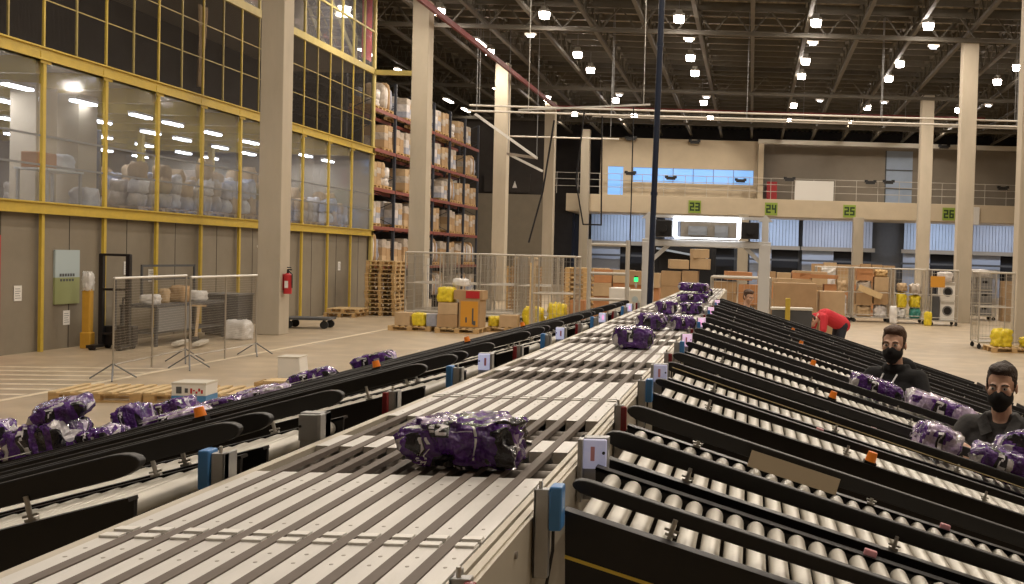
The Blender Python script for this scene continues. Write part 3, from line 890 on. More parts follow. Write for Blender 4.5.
# photo sensors along both edges
def sensor(kind, side, y, k):
    """kind: blue | panel | red ; side +1 right, -1 left. local x outward"""
    x0 = XRT + .045 if side > 0 else XL - .045
    s = side
    m = MB()
    X = lambda d: L(x0 + s * d)
    if kind == 'panel':
        hw = .034
        m.box(X(.0), X(.012), y - .02, y + .05, ZB - .10, ZB + .055)
        m.box(X(.0), X(.070), y + .012, y + .05, ZB - .10, ZB + .055)
        b = m.build('sensor_bracket', M['bracket'], srt, bevel=.002)
        m = MB(); m.box(X(.002), X(.068), y - .004, y + .011, ZB - .02, ZB + .052)
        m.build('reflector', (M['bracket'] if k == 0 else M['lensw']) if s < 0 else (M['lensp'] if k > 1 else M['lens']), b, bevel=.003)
        if s > 0 or k > 0:
            m = MB(); m.box(X(.03), X(.04), y - .006, y - .003, ZB + .0, ZB + .035)
            m.build('glow_spot', M['pinkglint'] if k < 3 else M['pinklens'], b)  # pink glint on the panel, built as a small glowing block
        m = MB()
        for d in (.008, .062): m.cyl((X(d), y - .007, ZB + .02), (X(d), y - .002, ZB + .02), .004, 8)
        m.build('screw', M['blackmatte'], b)
    else:
        m.box(X(.0), X(.030), y, y + .022, ZB - .13, ZB + .045)
        m.box(X(.0), X(.006), y, y + .06, ZB - .13, ZB + .045)
        b = m.build('sensor_bracket', M['bracket'], srt, bevel=.002)
        m = MB()
        if kind == 'blue': m.box(X(.031), X(.056), y - .008, y + .036, ZB - .035, ZB + .052)
        else: m.box(X(.022), X(.040), y - .014, y + .004, ZB - .035, ZB + .042)
        h = m.build('sensor_head', M['sblue'] if kind == 'blue' else M['sred'], b, bevel=.004)
        m = MB(); m.tube([(X(.038), y + .01, ZB - .03), (X(.036), y + .02, ZB - .08), (X(.022), y + .03, ZB - .16)], .0035, 6); m.build('cable', M['blackmatte'], b)
        m = MB(); m.cyl((X(.012), y + .008, ZB + .045), (X(.012), y + .008, ZB + .06), .004, 8); m.build('bolt', M['galv'], b)
for k in range(0, 6):
    for s in (1, -1):
        if s < 0 and k > 4: continue
        d = 0 if s > 0 else .27
        sensor('blue', s, 2.095 + d + P * k, k)
        sensor('panel', s, 2.648 + d + P * k, k)
        sensor('red', s, 3.335 + d * .65 + P * k, k)
sensor('red', 1, 1.50, 0)
m = MB(); m.box(L(XRT + .065), L(XRT + .075), 1.49, 1.5, ZB + .0, ZB + .03); m.build('glow_spot', M['lens'], srt)

# -------------------------------------------------------------- roller chutes
def chute(side, ya, yb, label, k, lane):
    """local +x runs downhill away from the sorter"""
    x0 = XRT + .092 if side > 0 else XL - .122
    slope = .30 if side > 0 else .283
    Lc = 3.25 if side > 0 else 3.45
    if side < 0 and lane == 'B': Lc = 3.15
    ym = (ya + yb) / 2; w = (yb - ya) / 2
    t = thing('roller_chute', label, 'conveyor chute', (x0, ym, 0), 0 if side > 0 else PI)
    al = math.atan(slope); ca, sa_ = math.cos(al), math.sin(al)
    T = Matrix.Translation((0, 0, ZB - .015)) @ Matrix.Rotation(al, 4, 'Y')
    # in local space +y is: away from the camera for side>0, toward it for side<0
    near = -1 if side > 0 else 1
    for sgn, nm in ((near, 'near'), (-near, 'far')):
        m = MB(); m.M = T
        y = sgn * w
        deep = .20 if nm == 'near' else .13
        m.prism([(0, .008), (Lc, .008), (Lc, -deep), (deep * .34, -deep)], min(y, y + sgn * .012), max(y, y + sgn * .012))
        m.box(.0, Lc, y, y + sgn * .035, .002, .010)
        m.box(deep * .34, Lc, y, y + sgn * .03, -deep, -deep + .012)
        m.build('side_frame', M['black'], t)
    if side > 0 and k == 0 and lane == 'A':
        m = MB(); m.M = T; m.box(.03, Lc, near * (w + .0125), near * (w + .0135), -.089, -.082); m.build('stripe', M['yellowline'], t)
    # rollers
    first = None
    n = int((Lc - .06) / .052)
    for i in range(n):
        u = .05 + i * .052
        c = T @ Vector((u, 0, -.014))
        if first is None:
            m = MB()
            m.cyl((0, -w + .004, 0), (0, w - .004, 0), .0215, 18)
            m.cyl((0, -w, 0), (0, w, 0), .006, 8)
            first = m.build('roller', M['roller'], t, loc=c)
        else:
            o = first.copy(); COL.objects.link(o); o.parent = t; o.location = c
    # guard rails: black planks on brackets, rounded at the upper end
    hz = ((.034, .064) if lane == 'A' else (.034, .078)) if side > 0 else (.050, .100)
    for sgn, inset in ((near, .045 if lane == 'A' and side > 0 else .015), (-near, .0)):
        if lane == 'A' and sgn == -near and side > 0: continue
        y = sgn * (w - inset)
        m = MB(); m.M = T
        r = (hz[1] - hz[0]) / 2; zc = (hz[0] + hz[1]) / 2
        us = .015
        pts = [(Lc - .05, zc - r), (Lc - .05, zc + r)]
        for a in range(9):
            an = PI / 2 + PI * a / 8
            pts.append((us + r + r * math.cos(an) * 2.4, zc + r * math.sin(an)))
        m.prism(pts, y - .014, y + .014)
        g = m.build('guard_rail', M['blackmatte'], t, bevel=.004)
        fb = None
        for i in range(6):
            u = .22 + i * .56
            if u > Lc - .1: break
            if fb is None:
                m = MB(); m.M = T.to_3x3().to_4x4()
                m.cyl((0, sgn * .016, -.02), (0, sgn * .016, hz[0] + .012), .005, 8)
                m.box(-.012, .012, sgn * .010, sgn * .022, .010, .016)
                m.cyl((-.016, sgn * .017, .022), (.016, sgn * .017, .022), .003, 6)
                m.cyl((0, sgn * .017, .0), (.0, sgn * .017, .045), .0055, 8)
                fb = m.build('rail_bracket', M['galv'], t, loc=T @ Vector((u, y, 0)))
            else:
                o = fb.copy(); COL.objects.link(o); o.parent = t; o.location = T @ Vector((u, y, 0))
    # end stop
    m = MB(); m.M = T; m.box(Lc - .02, Lc, -w, w, -.12, .09); m.build('end_stop', M['black'], t)
    # jam beacon and small reflector on the frame
    if lane == 'A' and k >= 1:
        u = .835 / ca if side > 0 else .85
        m = MB(); m.M = T
        yy = near * (w + .005) if side > 0 else near * (w + .018)
        hb = 0 if side > 0 else .085
        m.box(u - .024, u + .024, yy - .020, yy + .020, .010, .020 + hb)
        b = m.build('beacon', M['blackmatte'], t)
        m = MB(); m.M = T; m.cyl((u, yy, .020 + hb), (u, yy, .056 + hb), .022, 14, 0, .018); m.build('beacon_lens', M['orange'], b)
    if side > 0:
        m = MB(); m.M = T; u = .70 if lane == 'A' else 1.02
        m.box(u - .016, u + .016, -near * (w + .012), -near * (w + .028), .0, .024); m.build('reflector', M['pinkglint'] if k < 3 else M['bracket'], t, bevel=.003)
    if side > 0 and lane == 'B' and k == 1:
        m = MB(); m.M = T; m.tube([(.02, -w - .05, .06), (.3, -w - .05, .055), (2.9, -w - .05, .03)], .0025, 6); m.build('cable', M['cabletan'], t)
    # legs
    for u in (.5, Lc - .35):
        c = T @ Vector((u, 0, -.12))
        for sgn in (1, -1):
            m = MB(); m.box(c.x - .02, c.x + .02, sgn * (w - .03) - .02, sgn * (w - .03) + .02, .01, c.z + .01); m.box(c.x - .05, c.x + .05, sgn * (w - .03) - .05, sgn * (w - .03) + .05, 0, .01)
            m.build('leg', M['black'], t)
    m = MB(); c = T @ Vector((Lc - .35, 0, -.12)); m.box(c.x - .015, c.x + .015, -w + .03, w - .03, .4, .44); m.build('cross_brace', M['black'], t)
    return t
ordk = ['nearest', 'second', 'third', 'fourth', 'fifth', 'farthest']
for k in range(6):
    chute(1, 2.18 + P * k, 2.598 + P * k, f'black-railed roller chute right of the sorter, first lane of the {ordk[k]} pair', k, 'A')
    chute(1, 2.765 + P * k, 3.27 + P * k, f'black-railed roller chute right of the sorter, second lane of the {ordk[k]} pair', k, 'B')
for k in range(5):
    l = ordk[k] if k < 4 else 'farthest'
    chute(-1, 2.17 + P * k, 2.61 + P * k, f'black-railed roller chute left of the sorter, first lane of the {l} pair', k, 'A')
    chute(-1, 2.765 + P * k, 3.27 + P * k, f'black-railed roller chute left of the sorter, second lane of the {l} pair', k, 'B')

# ------------------------------------------------------------ scanner gantry
g = thing('scanner_gantry', 'pale scanner gantry with bright white light bars spanning the sorter', 'gantry', (-.66, 16.0, 0))
for x in (-.86, .86):
    m = MB(); m.box(x - .085, x + .085, -.085, .085, .02, 2.46); m.box(x - .14, x + .14, -.14, .14, 0, .02); m.build('leg', M['gantry'], g, bevel=.01)
    m = MB(); m.bar((x, 0, 2.14), (x - math.copysign(.32, x), 0, 2.44), .06, .06); m.build('brace', M['gantry'], g)
    m = MB(); m.prism([(x - .05, 2.5), (x + .05, 2.5), (x + .05, 2.80), (x + .11, 2.80), (x, 2.9), (x - .11, 2.80), (x - .05, 2.80)], -.06, .06); m.build('corner_post', M['gantry'], g)
    xx = x - math.copysign(.22, x)
    m = MB(); m.box(xx - .13, xx + .13, -.16, .16, 2.54, 2.78); m.cyl((xx, -.20, 2.66), (xx, -.16, 2.66), .06, 14); m.build('camera_box', M['blackmatte'], g, bevel=.01)
MB().box(-.95, .95, -.07, .07, 2.40, 2.50).build('crossbeam', M['gantry'], g, bevel=.008)
m = MB(); m.box(-.9, .9, -.05, .05, 2.82, 2.86); m.build('top_beam', M['gantry'], g)
m = MB(); m.box(-.50, .50, -.10, -.04, 2.775, 2.83); m.build('light_bar', M['led'], g)
m = MB(); m.box(-.48, .48, -.10, -.04, 2.520, 2.538); m.build('light_bar', M['led'], g)
for x in (-.47, .47):
    m = MB(); m.box(x - .03, x + .03, -.10, -.04, 2.545, 2.78); m.build('light_bar', M['led'], g)
m = MB(); m.box(-.42, .42, .46, .49, 2.5, 2.82); m.build('back_panel', M['greywall'], g)
m = MB(); m.box(-.30, -.02, .36, .46, 2.58, 2.72); m.box(.1, .3, .36, .46, 2.56, 2.74); m.build('inner_box', M['grey'], g)
for x in (-.4, .4):
    MB().box(x - .02, x + .02, .0, .48, 2.45, 2.5).build('rear_arm', M['gantry'], g)
# navy mast
t = thing('navy_mast', 'slim dark navy mast rising from the sorter to the roof', 'mast', (-1.44, 15.3, 0))
m = MB(); m.cyl((0, 0, 0), (.17, 0, 11.9), .042, 12); m.build('tube', M['navy'], t)
m = MB()
for z in (3.1, 5.2, 7.4, 9.6): m.cyl((z * .0143, 0, z), (z * .0143, 0, z + .05), .05, 12)
m.box(-.12, .12, -.12, .12, 0, .02); m.build('collar', M['navy'], t)

# ------------------------------------------------- purple parcels (film packs)
ZGL = ['11110', '00010', '00100', '01000', '01111']
def parcel_mb(Lx, Wy, Hz, seed, nx=44, nr=44, logo=True, rich=False, lilac=False):
    """crumpled film pack: soft block with pinched ends, flat underside on z=0, front faces -y"""
    m = MB()
    off = Vector((seed * 5.17, seed * 2.3, seed * 7.9))
    vs, fs, ms = [], [], []
    for i in range(nx + 1):
        t = -1 + 2 * i / nx
        e = max(0.0, 1 - abs(t) ** 7) ** .5
        if rich: e = max(0.0, 1 - abs(t) ** 3.0) ** .75 if t < 0 else max(0.0, 1 - abs(t) ** 14) ** .5
        eh = .10 + .90 * e
        ew = .74 + .26 * e
        for j in range(nr):
            th = 2 * PI * j / nr
            c, s = math.cos(th), math.sin(th)
            y = math.copysign(abs(c) ** .42, c); z = math.copysign(abs(s) ** .5, s)
            p = Vector((t * Lx / 2, y * ew * Wy / 2, z * eh * Hz / 2))
            q = p / max(Lx, .2)
            d = noise.noise(q * 5 + off) * .085 + abs(noise.noise(q * 9 + off)) * .055 - abs(noise.noise(q * 17 + off * 2)) * .035
            d += noise.noise(q * 30 + off) * .010
            if rich: d += .05 - abs(noise.noise(q * 7.5 - off)) * .13 + abs(noise.noise(q * 13 + off * 3)) * .05
            sk = noise.noise(Vector((t * 1.7, 0, 0)) + off)
            p *= 1 + d * 1.9
            p.x += noise.noise(q * 4 - off) * .045 * Lx
            p.z += Hz / 2 + sk * Hz * .06 * (t if True else 0) + abs(t) ** 6 * noise.noise(Vector((y, z, t)) * 2 + off) * Hz * .25
            if p.z < 0: p.z = 0
            vs.append(p)
    for i in range(nx):
        for j in range(nr):
            a = i * nr + j; b = i * nr + (j + 1) % nr
            fs.append((a, a + nr, b + nr, b))
            t = -1 + 2 * (i + .5) / nx; th = 2 * PI * (j + .5) / nr
            y = math.cos(th); z = math.sin(th)
            x = t; mi = 0
            n1 = noise.noise(Vector((t * 2.2, y * 1.3, z * 1.3)) + off)
            if lilac:
                mi = 5 if n1 > -.12 else 0
                if n1 > .34: mi = 1
            else:
                if n1 > .46: mi = 1
                elif n1 < -.36: mi = 2
                if t < -.80 and z < .25: mi = 1
                if t > .72 and -.75 < z < .3: mi = 2
                if z > .80 and noise.noise(Vector((t * 5, y * 4, 1)) + off) > .22: mi = 5  # pale patches on top: light shading put into the film colour
            if logo and y < -.25:
                # printed marks on the front
                if not rich:
                    if -.30 < t < .02 and -.15 < z < .55:
                        mi = 2
                        cxi = int((t + .27) / .27 * 5); cyi = int((.46 - z) / .52 * 5)
                        if 0 <= cxi < 5 and 0 <= cyi < 5 and ZGL[cyi][cxi] == '1': mi = 3
                else:
                    if -.36 < t < -.02 and .10 < z < .72:
                        mi = 2
                        cxi = (t + .24) / .19 * 5; cyi = (.66 - z) / .48 * 5
                        if 0 <= cxi < 5 and 0 <= cyi < 5:
                            gx, gy = cxi / 5, cyi / 5
                            on = gy < .2 or gy > .8 or abs(gx - (1 - gy)) < .2
                            if on: mi = 3
                        if -.34 < t < -.26 and .2 < z < .6 and int((z) * 30) % 2 == 0: mi = 3
                    elif .335 < t < .375 and -.3 < z < .62 and noise.noise(Vector((z * 14, 3.3, 0))) > -.25: mi = 3
                    elif -.0 < t < .32 and .30 < z < .34: mi = 5
                    elif -.10 < t < .34 and -.86 < z < -.58:
                        mi = 2
                        if .04 < t < .22 and -.80 < z < -.66 and int((t + 1) * 34) % 3 != 0: mi = 3
                    elif -.56 < t < -.44 and -.7 < z < .1 and noise.noise(Vector((t * 22, z * 9, 0))) > .05: mi = 3
            ms.append(mi)
    b0 = [tuple(range(nr))]; b1 = [tuple(reversed(range(nx * nr, (nx + 1) * nr)))]
    base = len(m.v)
    m.v += [tuple(p) for p in vs]
    m.f += [tuple(base + q for q in f) for f in fs] + b0 + b1
    m.m += ms + [1, 1]
    m.s += [True] * (len(fs) + 2)
    return m
PM = [M['purple'], M['silver'], M['blackfilm'], M['printwhite'], M['purple'], M['lilac']]
PV = {}
def parcel(L_, W_, H_, loc, rz, label, group=None, seed=1, tilt=(0, 0), nx=44, nr=44, rich=False, lilac=False):
    m = parcel_mb(L_, W_, H_, seed, nx, nr, True, rich, lilac)
    o = m.build('purple_parcel', PM, None, loc, rz)
    o.rotation_euler = (tilt[0], tilt[1], rz)
    return tag(o, label, 'parcel', group)
# on the belt
parcel(.262, .17, .108, (-.668, 2.555, ZB + .004), math.radians(-3), 'large crumpled purple film pack lying alone on the sorter nearest the camera', None, 11, nx=120, nr=120, rich=True)
parcel(.22, .20, .115, (-.645, 6.02, ZB + .004), .1, 'purple film pack on the sorter in front of the far group', None, 4, nx=60, nr=60)
parcel(.18, .20, .115, (-.69, 7.62, ZB + .004), -.2, 'purple film pack in the second row of the far group on the sorter, left half', None, 5)
parcel(.17, .20, .10, (-.485, 7.70, ZB + .004), .35, 'purple film pack in the second row of the far group on the sorter, right half', None, 6)
parcel(.20, .2, .12, (-.76, 9.82, ZB + .004), .1, 'purple film pack in the third row of the far group on the sorter, left one', None, 7)
parcel(.20, .2, .11, (-.53, 9.95, ZB + .004), -.1, 'purple film pack in the third row on the sorter, beside the pink glowing reflector', None, 8)
parcel(.36, .24, .11, (-.66, 12.6, ZB + .004), .05, 'wide purple film pack on the sorter, lower one of the far stack', None, 9)
parcel(.34, .22, .10, (-.66, 12.6, ZB + .14), -.05, 'wide purple film pack lying on top of the far stack', None, 10)
parcel(.22, .2, .11, (-.63, 15.0, ZB + .004), .05, 'last small purple film pack on the sorter under the gantry', None, 12)

# chute surface height at distance u from the sorter edge
def zr(x): return ZB - .015 - .30 * (x - (XRT + .092)) + .008
def zl(x): return ZB - .015 - .283 * ((XL - .122) - x) + .008
AR, AL_ = math.atan(.30), -math.atan(.283)
def right_parcel(x, y, L_, W_, H_, rz, label, seed, lilac=False, dz=0, tilt=0, nx=60):
    return parcel(L_, W_, H_, (x, y, zr(x) + dz + .012), rz, label, None, seed, (tilt, AR), nx, nx, lilac=lilac)
def left_parcel(x, y, L_, W_, H_, rz, label, seed, lilac=False, dz=0, tilt=0, grp=None, nx=44):
    return parcel(L_, W_, H_, (x, y, zl(x) + dz + .012), rz, label, grp, seed, (tilt, AL_), nx, nx, lilac=lilac)
# on the chute in front of the man in the hoodie
yb2 = 2.74 + P * 2
right_parcel(.80, yb2 + .25, .32, .24, .13, -.04, 'glossy purple film pack in front of the hooded man, nearer the sorter', 21)
right_parcel(1.22, yb2 + .25, .46, .26, .145, -.02, 'pale lilac glossy film pack in front of the hooded man, farther down the chute', 22, True)
right_parcel(1.64, yb2 + .25, .28, .24, .12, .03, 'small purple film pack just past the pale lilac pack, farther down the chute', 23)
# on the chute in front of the man in the grey shirt
yb1 = 2.74 + P
right_parcel(1.36, yb1 + .36, .44, .17, .23, -.02, 'upright purple film pack with white marks in front of the grey-shirted man', 24)
right_parcel(.86, yb1 + .27, .20, .22, .14, .03, 'clear silvery film pack at the upper end of the parcels before the grey-shirted man', 25, True)
right_parcel(1.12, yb1 + .155, .26, .17, .14, -.02, 'dark purple film pack low in the chute before the grey-shirted man', 26)
right_parcel(1.42, yb1 + .155, .26, .17, .13, .03, 'silvery purple film pack at the right border before the grey-shirted man', 27)
m = MB(); m.box(-.14, .14, -.004, .004, 0, .05)
o = m.build('cardboard_sheet', M['beige'], None, (.14, 2.765 + .46, zr(.14) + .006)); o.rotation_euler = (-.15, AR, 0)
tag(o, 'pale cardboard strip leaning on the far rail of the nearest second-lane chute', 'cardboard')
# heaped at the lower ends of the left chutes
yA2, yB2, yA3, yB3, yA4, yB4 = 2.395 + 2 * P, 3.02 + 2 * P, 2.395 + 3 * P, 3.02 + 3 * P, 2.395 + 4 * P, 3.02 + 4 * P
left_parcel(-4.34, yA2, .24, .28, .15, .05, 'purple film pack at the left border at the end of the chute', 31)
left_parcel(-4.38, yA2 + .02, .22, .24, .14, .3, 'small dark purple film pack on top of the heap at the left border', 32, dz=.19)
left_parcel(-4.02, yA2, .36, .32, .25, -.05, 'big dark purple film pack in the heap at the end of the left chute', 33, dz=.0, nx=60)
left_parcel(-3.97, yA2 + .02, .30, .24, .12, .25, 'purple film pack leaning on the very top of the left heap', 34, dz=.235, tilt=.15)
left_parcel(-3.72, yA2, .18, .28, .14, .05, 'black and purple film pack at the right foot of the left heap', 35)
left_parcel(-3.92, yB2 + .07, .19, .22, .23, .05, 'upright purple and silver film pack standing behind the left heap', 36)
left_parcel(-3.60, yB2, .34, .30, .12, .05, 'flat pale silvery purple film pack right of the left heap', 37, True)
left_parcel(-3.94, yB2 - .14, .18, .14, .11, .1, 'small silvery film pack in front of the upright pack', 38, True)
left_parcel(-4.32, yA3, .30, .26, .20, -.1, 'slanted purple and silver film pack before the blue and white box', 39)
left_parcel(-3.98, yA3, .32, .26, .13, .03, 'long purple film pack lying below the blue and white box', 40)
left_parcel(-3.62, yA3, .32, .26, .12, .03, 'flat lilac film pack just right of the blue and white box', 41, True)
left_parcel(-3.98, yB3, .34, .28, .14, .03, 'pale lilac film pack in front of the small wooden crate', 42, True)
left_parcel(-4.05, yA4, .40, .28, .17, .0, 'purple film pack at the end of a far left chute, left of a pair', 43)
left_parcel(-3.70, yB4, .40, .30, .18, .03, 'purple film pack at the end of a far left chute, right of a pair', 44)
for x, y, rz, l in ((-4.16, yA2 - .235, .1, 'white paper sheet on the rail under the left heap'), (-3.6, yB2 - .22, -.1, 'white paper sheet on the rail right of the left heap'), (-3.55, yB3 - .2, .05, 'white paper strip on the rail by the small wooden crate'), (-3.35, yB4 - .2, .0, 'white paper strip near the far pair of purple packs')):
    m = MB(); m.box(-.14, .14, -.04, .04, 0, .004)
    o = m.build('paper_sheet', M['white'], None, (x, y, zl(x) + .112)); o.rotation_euler = (0, AL_, 0)
    tag(o, l, 'paper')

# ---------------------------------------------------------- left-hand goods
pal = None
def pallet(loc, rz, label, group=None):
    global pal
    if pal is None:
        pal = thing('wooden_pallet', label, 'pallet', loc, rz, group)
        Lp, Wp = 1.2, 1.0
        for i in range(7):
            x = -Lp / 2 + i * (Lp - .1) / 6
            MB().box(x, x + .1, -Wp / 2, Wp / 2, .122, .144).build('deck_board', M['wood2'], pal)
        for y in (-Wp / 2, -.05, Wp / 2 - .1):
            MB().box(-Lp / 2, Lp / 2, y, y + .1, .1, .122).box(-Lp / 2, Lp / 2, y, y + .1, 0, .022).build('stringer', M['wood'], pal)
            for x in (-Lp / 2, -.07, Lp / 2 - .145): MB().box(x, x + .145, y, y + .1, .022, .1).build('block', M['wood'], pal)
        return pal
    return dup(pal, loc, rz, label, group)
pallet((-9.06, 15.35, 0), .12, 'flat wooden pallet on the floor behind the purple heap, left one')
pallet((-7.83, 15.5, 0), .1, 'flat wooden pallet on the floor beside the blue and white box')
for k in range(13):
    pallet((-12.62 + rnd.uniform(-.03, .03), 37.4 + rnd.uniform(-.03, .03), k * .1445), PI / 2 + rnd.uniform(-.03, .03), 'wooden pallet in the tall stack left of the second column', 'pallets in the tall stack')
for k in range(2):
    pallet((-13.45 + k * .1, 35.9, k * .1445), PI / 2 + .05, ['lower', 'upper'][k] + ' one of two pallets lying left of the tall pallet stack')
t = thing('carton', 'white carton with a blue bottom band standing beside the flat pallet', 'box', (-7.46, 14.55, 0), .1)
MB().box(-.22, .22, -.2, .2, .20, .37).build('body', M['white'], t, bevel=.006)
MB().box(-.221, .221, -.201, .201, 0, .199).build('band', M['bluebox'], t)
MB().box(-.222, .222, -.202, .202, .345, .375).build('lid', M['offwhite'], t)
m = MB()
for i in range(5): m.box(.02 + i * .034, .045 + i * .034, -.203, -.2015, .23 + (i % 2) * .03, .30 - (i % 3) * .02)
m.build('print_red', M['red'], t)
m = MB(); m.box(-.16, -.09, -.203, -.2015, .23, .32); m.box(-.05, -.01, -.203, -.2015, .24, .3); m.build('print_dark', M['darkgrey'], t)
t = thing('tilted_panel', 'pale tilted box standing alone on the floor past the pallets', 'box', (-7.75, 18.4, 0), .1)
m = MB(); m.prism([(-.19, 0), (.19, 0), (.15, .36), (-.20, .36)], -.22, .22); m.build('body', M['white'], t, bevel=.01)
m = MB(); m.box(-.21, .16, -.23, .23, .36, .375); m.build('lid', M['offwhite'], t)
t = thing('wooden_crate', 'small wooden crate on the floor behind the pale lilac pack', 'crate', (-6.98, 15.9, 0), .1)
for z in (.02, .10, .18):
    MB().box(-.22, .22, -.2, -.18, z, z + .06).box(-.22, .22, .18, .2, z, z + .06).box(-.22, -.2, -.18, .18, z, z + .06).box(.2, .22, -.18, .18, z, z + .06).build('slat', M['wood'], t)
MB().box(-.2, .2, -.18, .18, 0, .02).build('base', M['wood'], t)
MB().box(-.1, .40, -.2, .2, .242, .262).build('lid', M['wood2'], t)

# mesh screens on tripod feet
def screen(x0, y0, x1, y1, label):
    a, b = Vector((x0, y0, 0)), Vector((x1, y1, 0))
    d = b - a; ln = d.length; rz = math.atan2(d.y, d.x)
    t = thing('mesh_screen', label, 'screen', (x0, y0, 0), rz)
    for x in (0, ln * .5, ln):
        MB().cyl((x, 0, .06), (x, 0, 1.64), .016, 8).build('post', M['wire'], t)
    MB().cyl((0, 0, 1.64), (ln, 0, 1.64), .02, 8).build('top_rail', M['white'], t)
    MB().cyl((0, 0, .24), (ln, 0, .24), .012, 8).build('bottom_rail', M['wire'], t)
    m = MB(); n = int(ln / .045)
    for i in range(n): m.box(ln * (i + .5) / n - .0014, ln * (i + .5) / n + .0014, -.0014, .0014, .24, 1.64)
    for i in range(31): z = .26 + i * .045; m.box(0, ln, -.0014, .0014, z - .0014, z + .0014)
    m.build('mesh', M['wire'], t)
    for x in (0, ln):
        m = MB()
        for q in range(3):
            an = -rz - PI / 2 + q * 2 * PI / 3 + .5
            m.cyl((x, 0, .26), (x + .38 * math.cos(an), .38 * math.sin(an), .012), .013, 6)
        m.build('tripod_foot', M['grey'], t)
screen(-10.25, 17.4, -10.6, 20.3, 'see-through mesh screen on tripod feet in front of the black stacker')
screen(-9.95, 19.2, -10.05, 22.0, 'see-through mesh screen on tripod feet closer to the column with the extinguisher')

# pallet stacker
t = thing('pallet_stacker', 'black pallet stacker with a tall mast by the grey wall', 'stacker', (-13.2, 22.45, 0), .05)
for x in (-.27, .27):
    MB().box(x - .04, x + .04, -.05, .05, .05, 1.98).build('mast', M['black'], t)
    MB().box(x - .08, x + .08, -.42, -.05, .05, .11).build('fork', M['black'], t)
    m = MB(); m.cyl((x - .05, -.34, .05), (x + .05, -.34, .05), .05, 12); m.build('wheel', M['rubber'], t)
for z in (1.94, 1.22, .30): MB().box(-.3, .3, -.04, .04, z, z + .05).build('crossbar', M['black'], t)
MB().box(-.33, .33, .06, .30, .08, .48).build('battery_box', M['black'], t, bevel=.02)
m = MB(); m.cyl((0, 0, .4), (0, 0, 1.5), .03, 10); m.build('lift_cylinder', M['darkgrey'], t)
m = MB()
for x in (-.25, .25): m.cyl((x - .04, .22, .07), (x + .04, .22, .07), .07, 12)
m.build('wheel', M['rubber'], t)
m = MB(); m.tube([(-.03, .28, .4), (-.03, .38, 1.05), (.03, .38, 1.05)], .02); m.build('tiller', M['black'], t)
# column guard with a white bundle
t = thing('guard_post', 'orange yellow guard post topped by a white bundle against the grey wall', 'post', (-13.78, 22.47, 0))
MB().box(-.085, .085, -.07, .07, 0, 1.25).box(-.11, .11, -.09, .09, 0, .34).build('post', M['gold'], t, bevel=.02)
lump_mesh('b', .22, .20, .42, 3, None, .34, 3.5).build('bundle', M['wbag'], t, loc=(0, 0, 1.2))
# wall boards and papers
t = thing('notice_board', 'notice board, pale blue above and olive below, on the grey wall', 'board', (XW - .095, 22.42, .92))
MB().box(-.02, .02, -.40, .40, .55, 1.12).build('upper_panel', M['steelblue'], t)
MB().box(-.02, .02, -.40, .40, 0, .55).build('lower_panel', M['boardgreen'], t)
m = MB()
for i in range(6): m.box(.021, .024, -.26 + i * .085, -.20 + i * .085, .57, .63)
for i in range(5): m.box(.021, .024, -.24 + i * .095, -.18 + i * .095, .47, .52)
m.build('lettering', M['darkgrey'], t)
for y, z, l in ((20.95, 1.03, 'white paper notice on the grey wall left of the first post'), (22.45, .48, 'white paper notice on the grey wall under the two-tone board'), (24.6, 1.5, 'white paper notice on the grey wall right of the stacker mast'), (25.6, 1.32, 'white paper notice on the grey wall over the workbench'), (37.3, 1.5, 'white paper notice on the grey wall by the last yellow posts')):
    t = thing('paper_sign', l, 'notice', (XW - .112, y, z))
    MB().box(0, .006, -.11, .11, 0, .30).build('sheet', M['white'], t)
    m = MB()
    for i in range(5): m.box(.006, .008, -.08, .08 - .02 * (i % 3), .05 + i * .045, .062 + i * .045)
    m.build('print', M['grey'], t)
# workbench
t = thing('workbench', 'dark workbench with a lower shelf along the grey wall behind the mesh screens', 'table', (-13.15, 24.85, 0), PI / 2 + .02)
MB().box(-1.7, 1.5, -.4, .4, .84, .90).build('top', M['darkgrey'], t)
MB().box(-1.65, 1.45, -.38, .38, .28, .31).build('shelf', M['darkgrey'], t)
MB().box(-1.65, -.2, -.41, -.385, .32, .83).build('front_panel', M['grey'], t)
for x in (-1.65, 1.45):
    for y in (-.36, .36): MB().box(x - .03, x + .03, y - .03, y + .03, 0, .84).build('leg', M['darkgrey'], t)
for x in (-.9, 1.45): MB().box(x - .02, x + .02, .34, .38, .9, 1.75).build('back_post', M['darkgrey'], t)
MB().box(-.9, 1.45, .35, .37, 1.7, 1.75).box(-.9, 1.45, .35, .37, 1.4, 1.44).build('back_rail', M['darkgrey'], t)
for x, y, z, s, mt, nm, l in ((-13.05, 23.5, .902, (.4, .35, .22), 'wbag', 'bag', 'crumpled white bag on the left end of the workbench'), (-13.1, 24.8, .902, (.4, .4, .40), 'card', 'bundle', 'brown bundle in the middle of the workbench'),
                              (-13.1, 25.6, .902, (.35, .5, .26), 'wbag', 'bag', 'white crumpled bag on the right end of the workbench'), (-13.1, 24.15, .902, (.2, .2, .34), 'card2', 'bundle', 'tan bundle between the white bag and the brown bundle')):
    tag(lump_mesh('b', *s, x * 3 + y, None).build('packed_bundle' if nm == 'bundle' else 'plastic_bag', M[mt], loc=(x, y, z)), l, nm)
t = thing('pallet_jack', 'pallet jack with a tan handle under the workbench end', 'pallet jack', (-12.2, 23.6, 0), PI / 2 + .3)
for y in (-.2, .2): MB().box(-.6, .5, y - .07, y + .07, .06, .12).build('fork', M['offwhite'], t)
m = MB(); m.bar((.5, 0, .1), (.85, 0, .85), .05, .05); m.bar((.85, -.15, .85), (.85, .15, .85), .04, .04); m.build('handle', M['card2'], t)
m = MB(); m.cyl((.5, -.06, .09), (.5, .06, .09), .09, 14); m.build('wheel', M['rubber'], t)
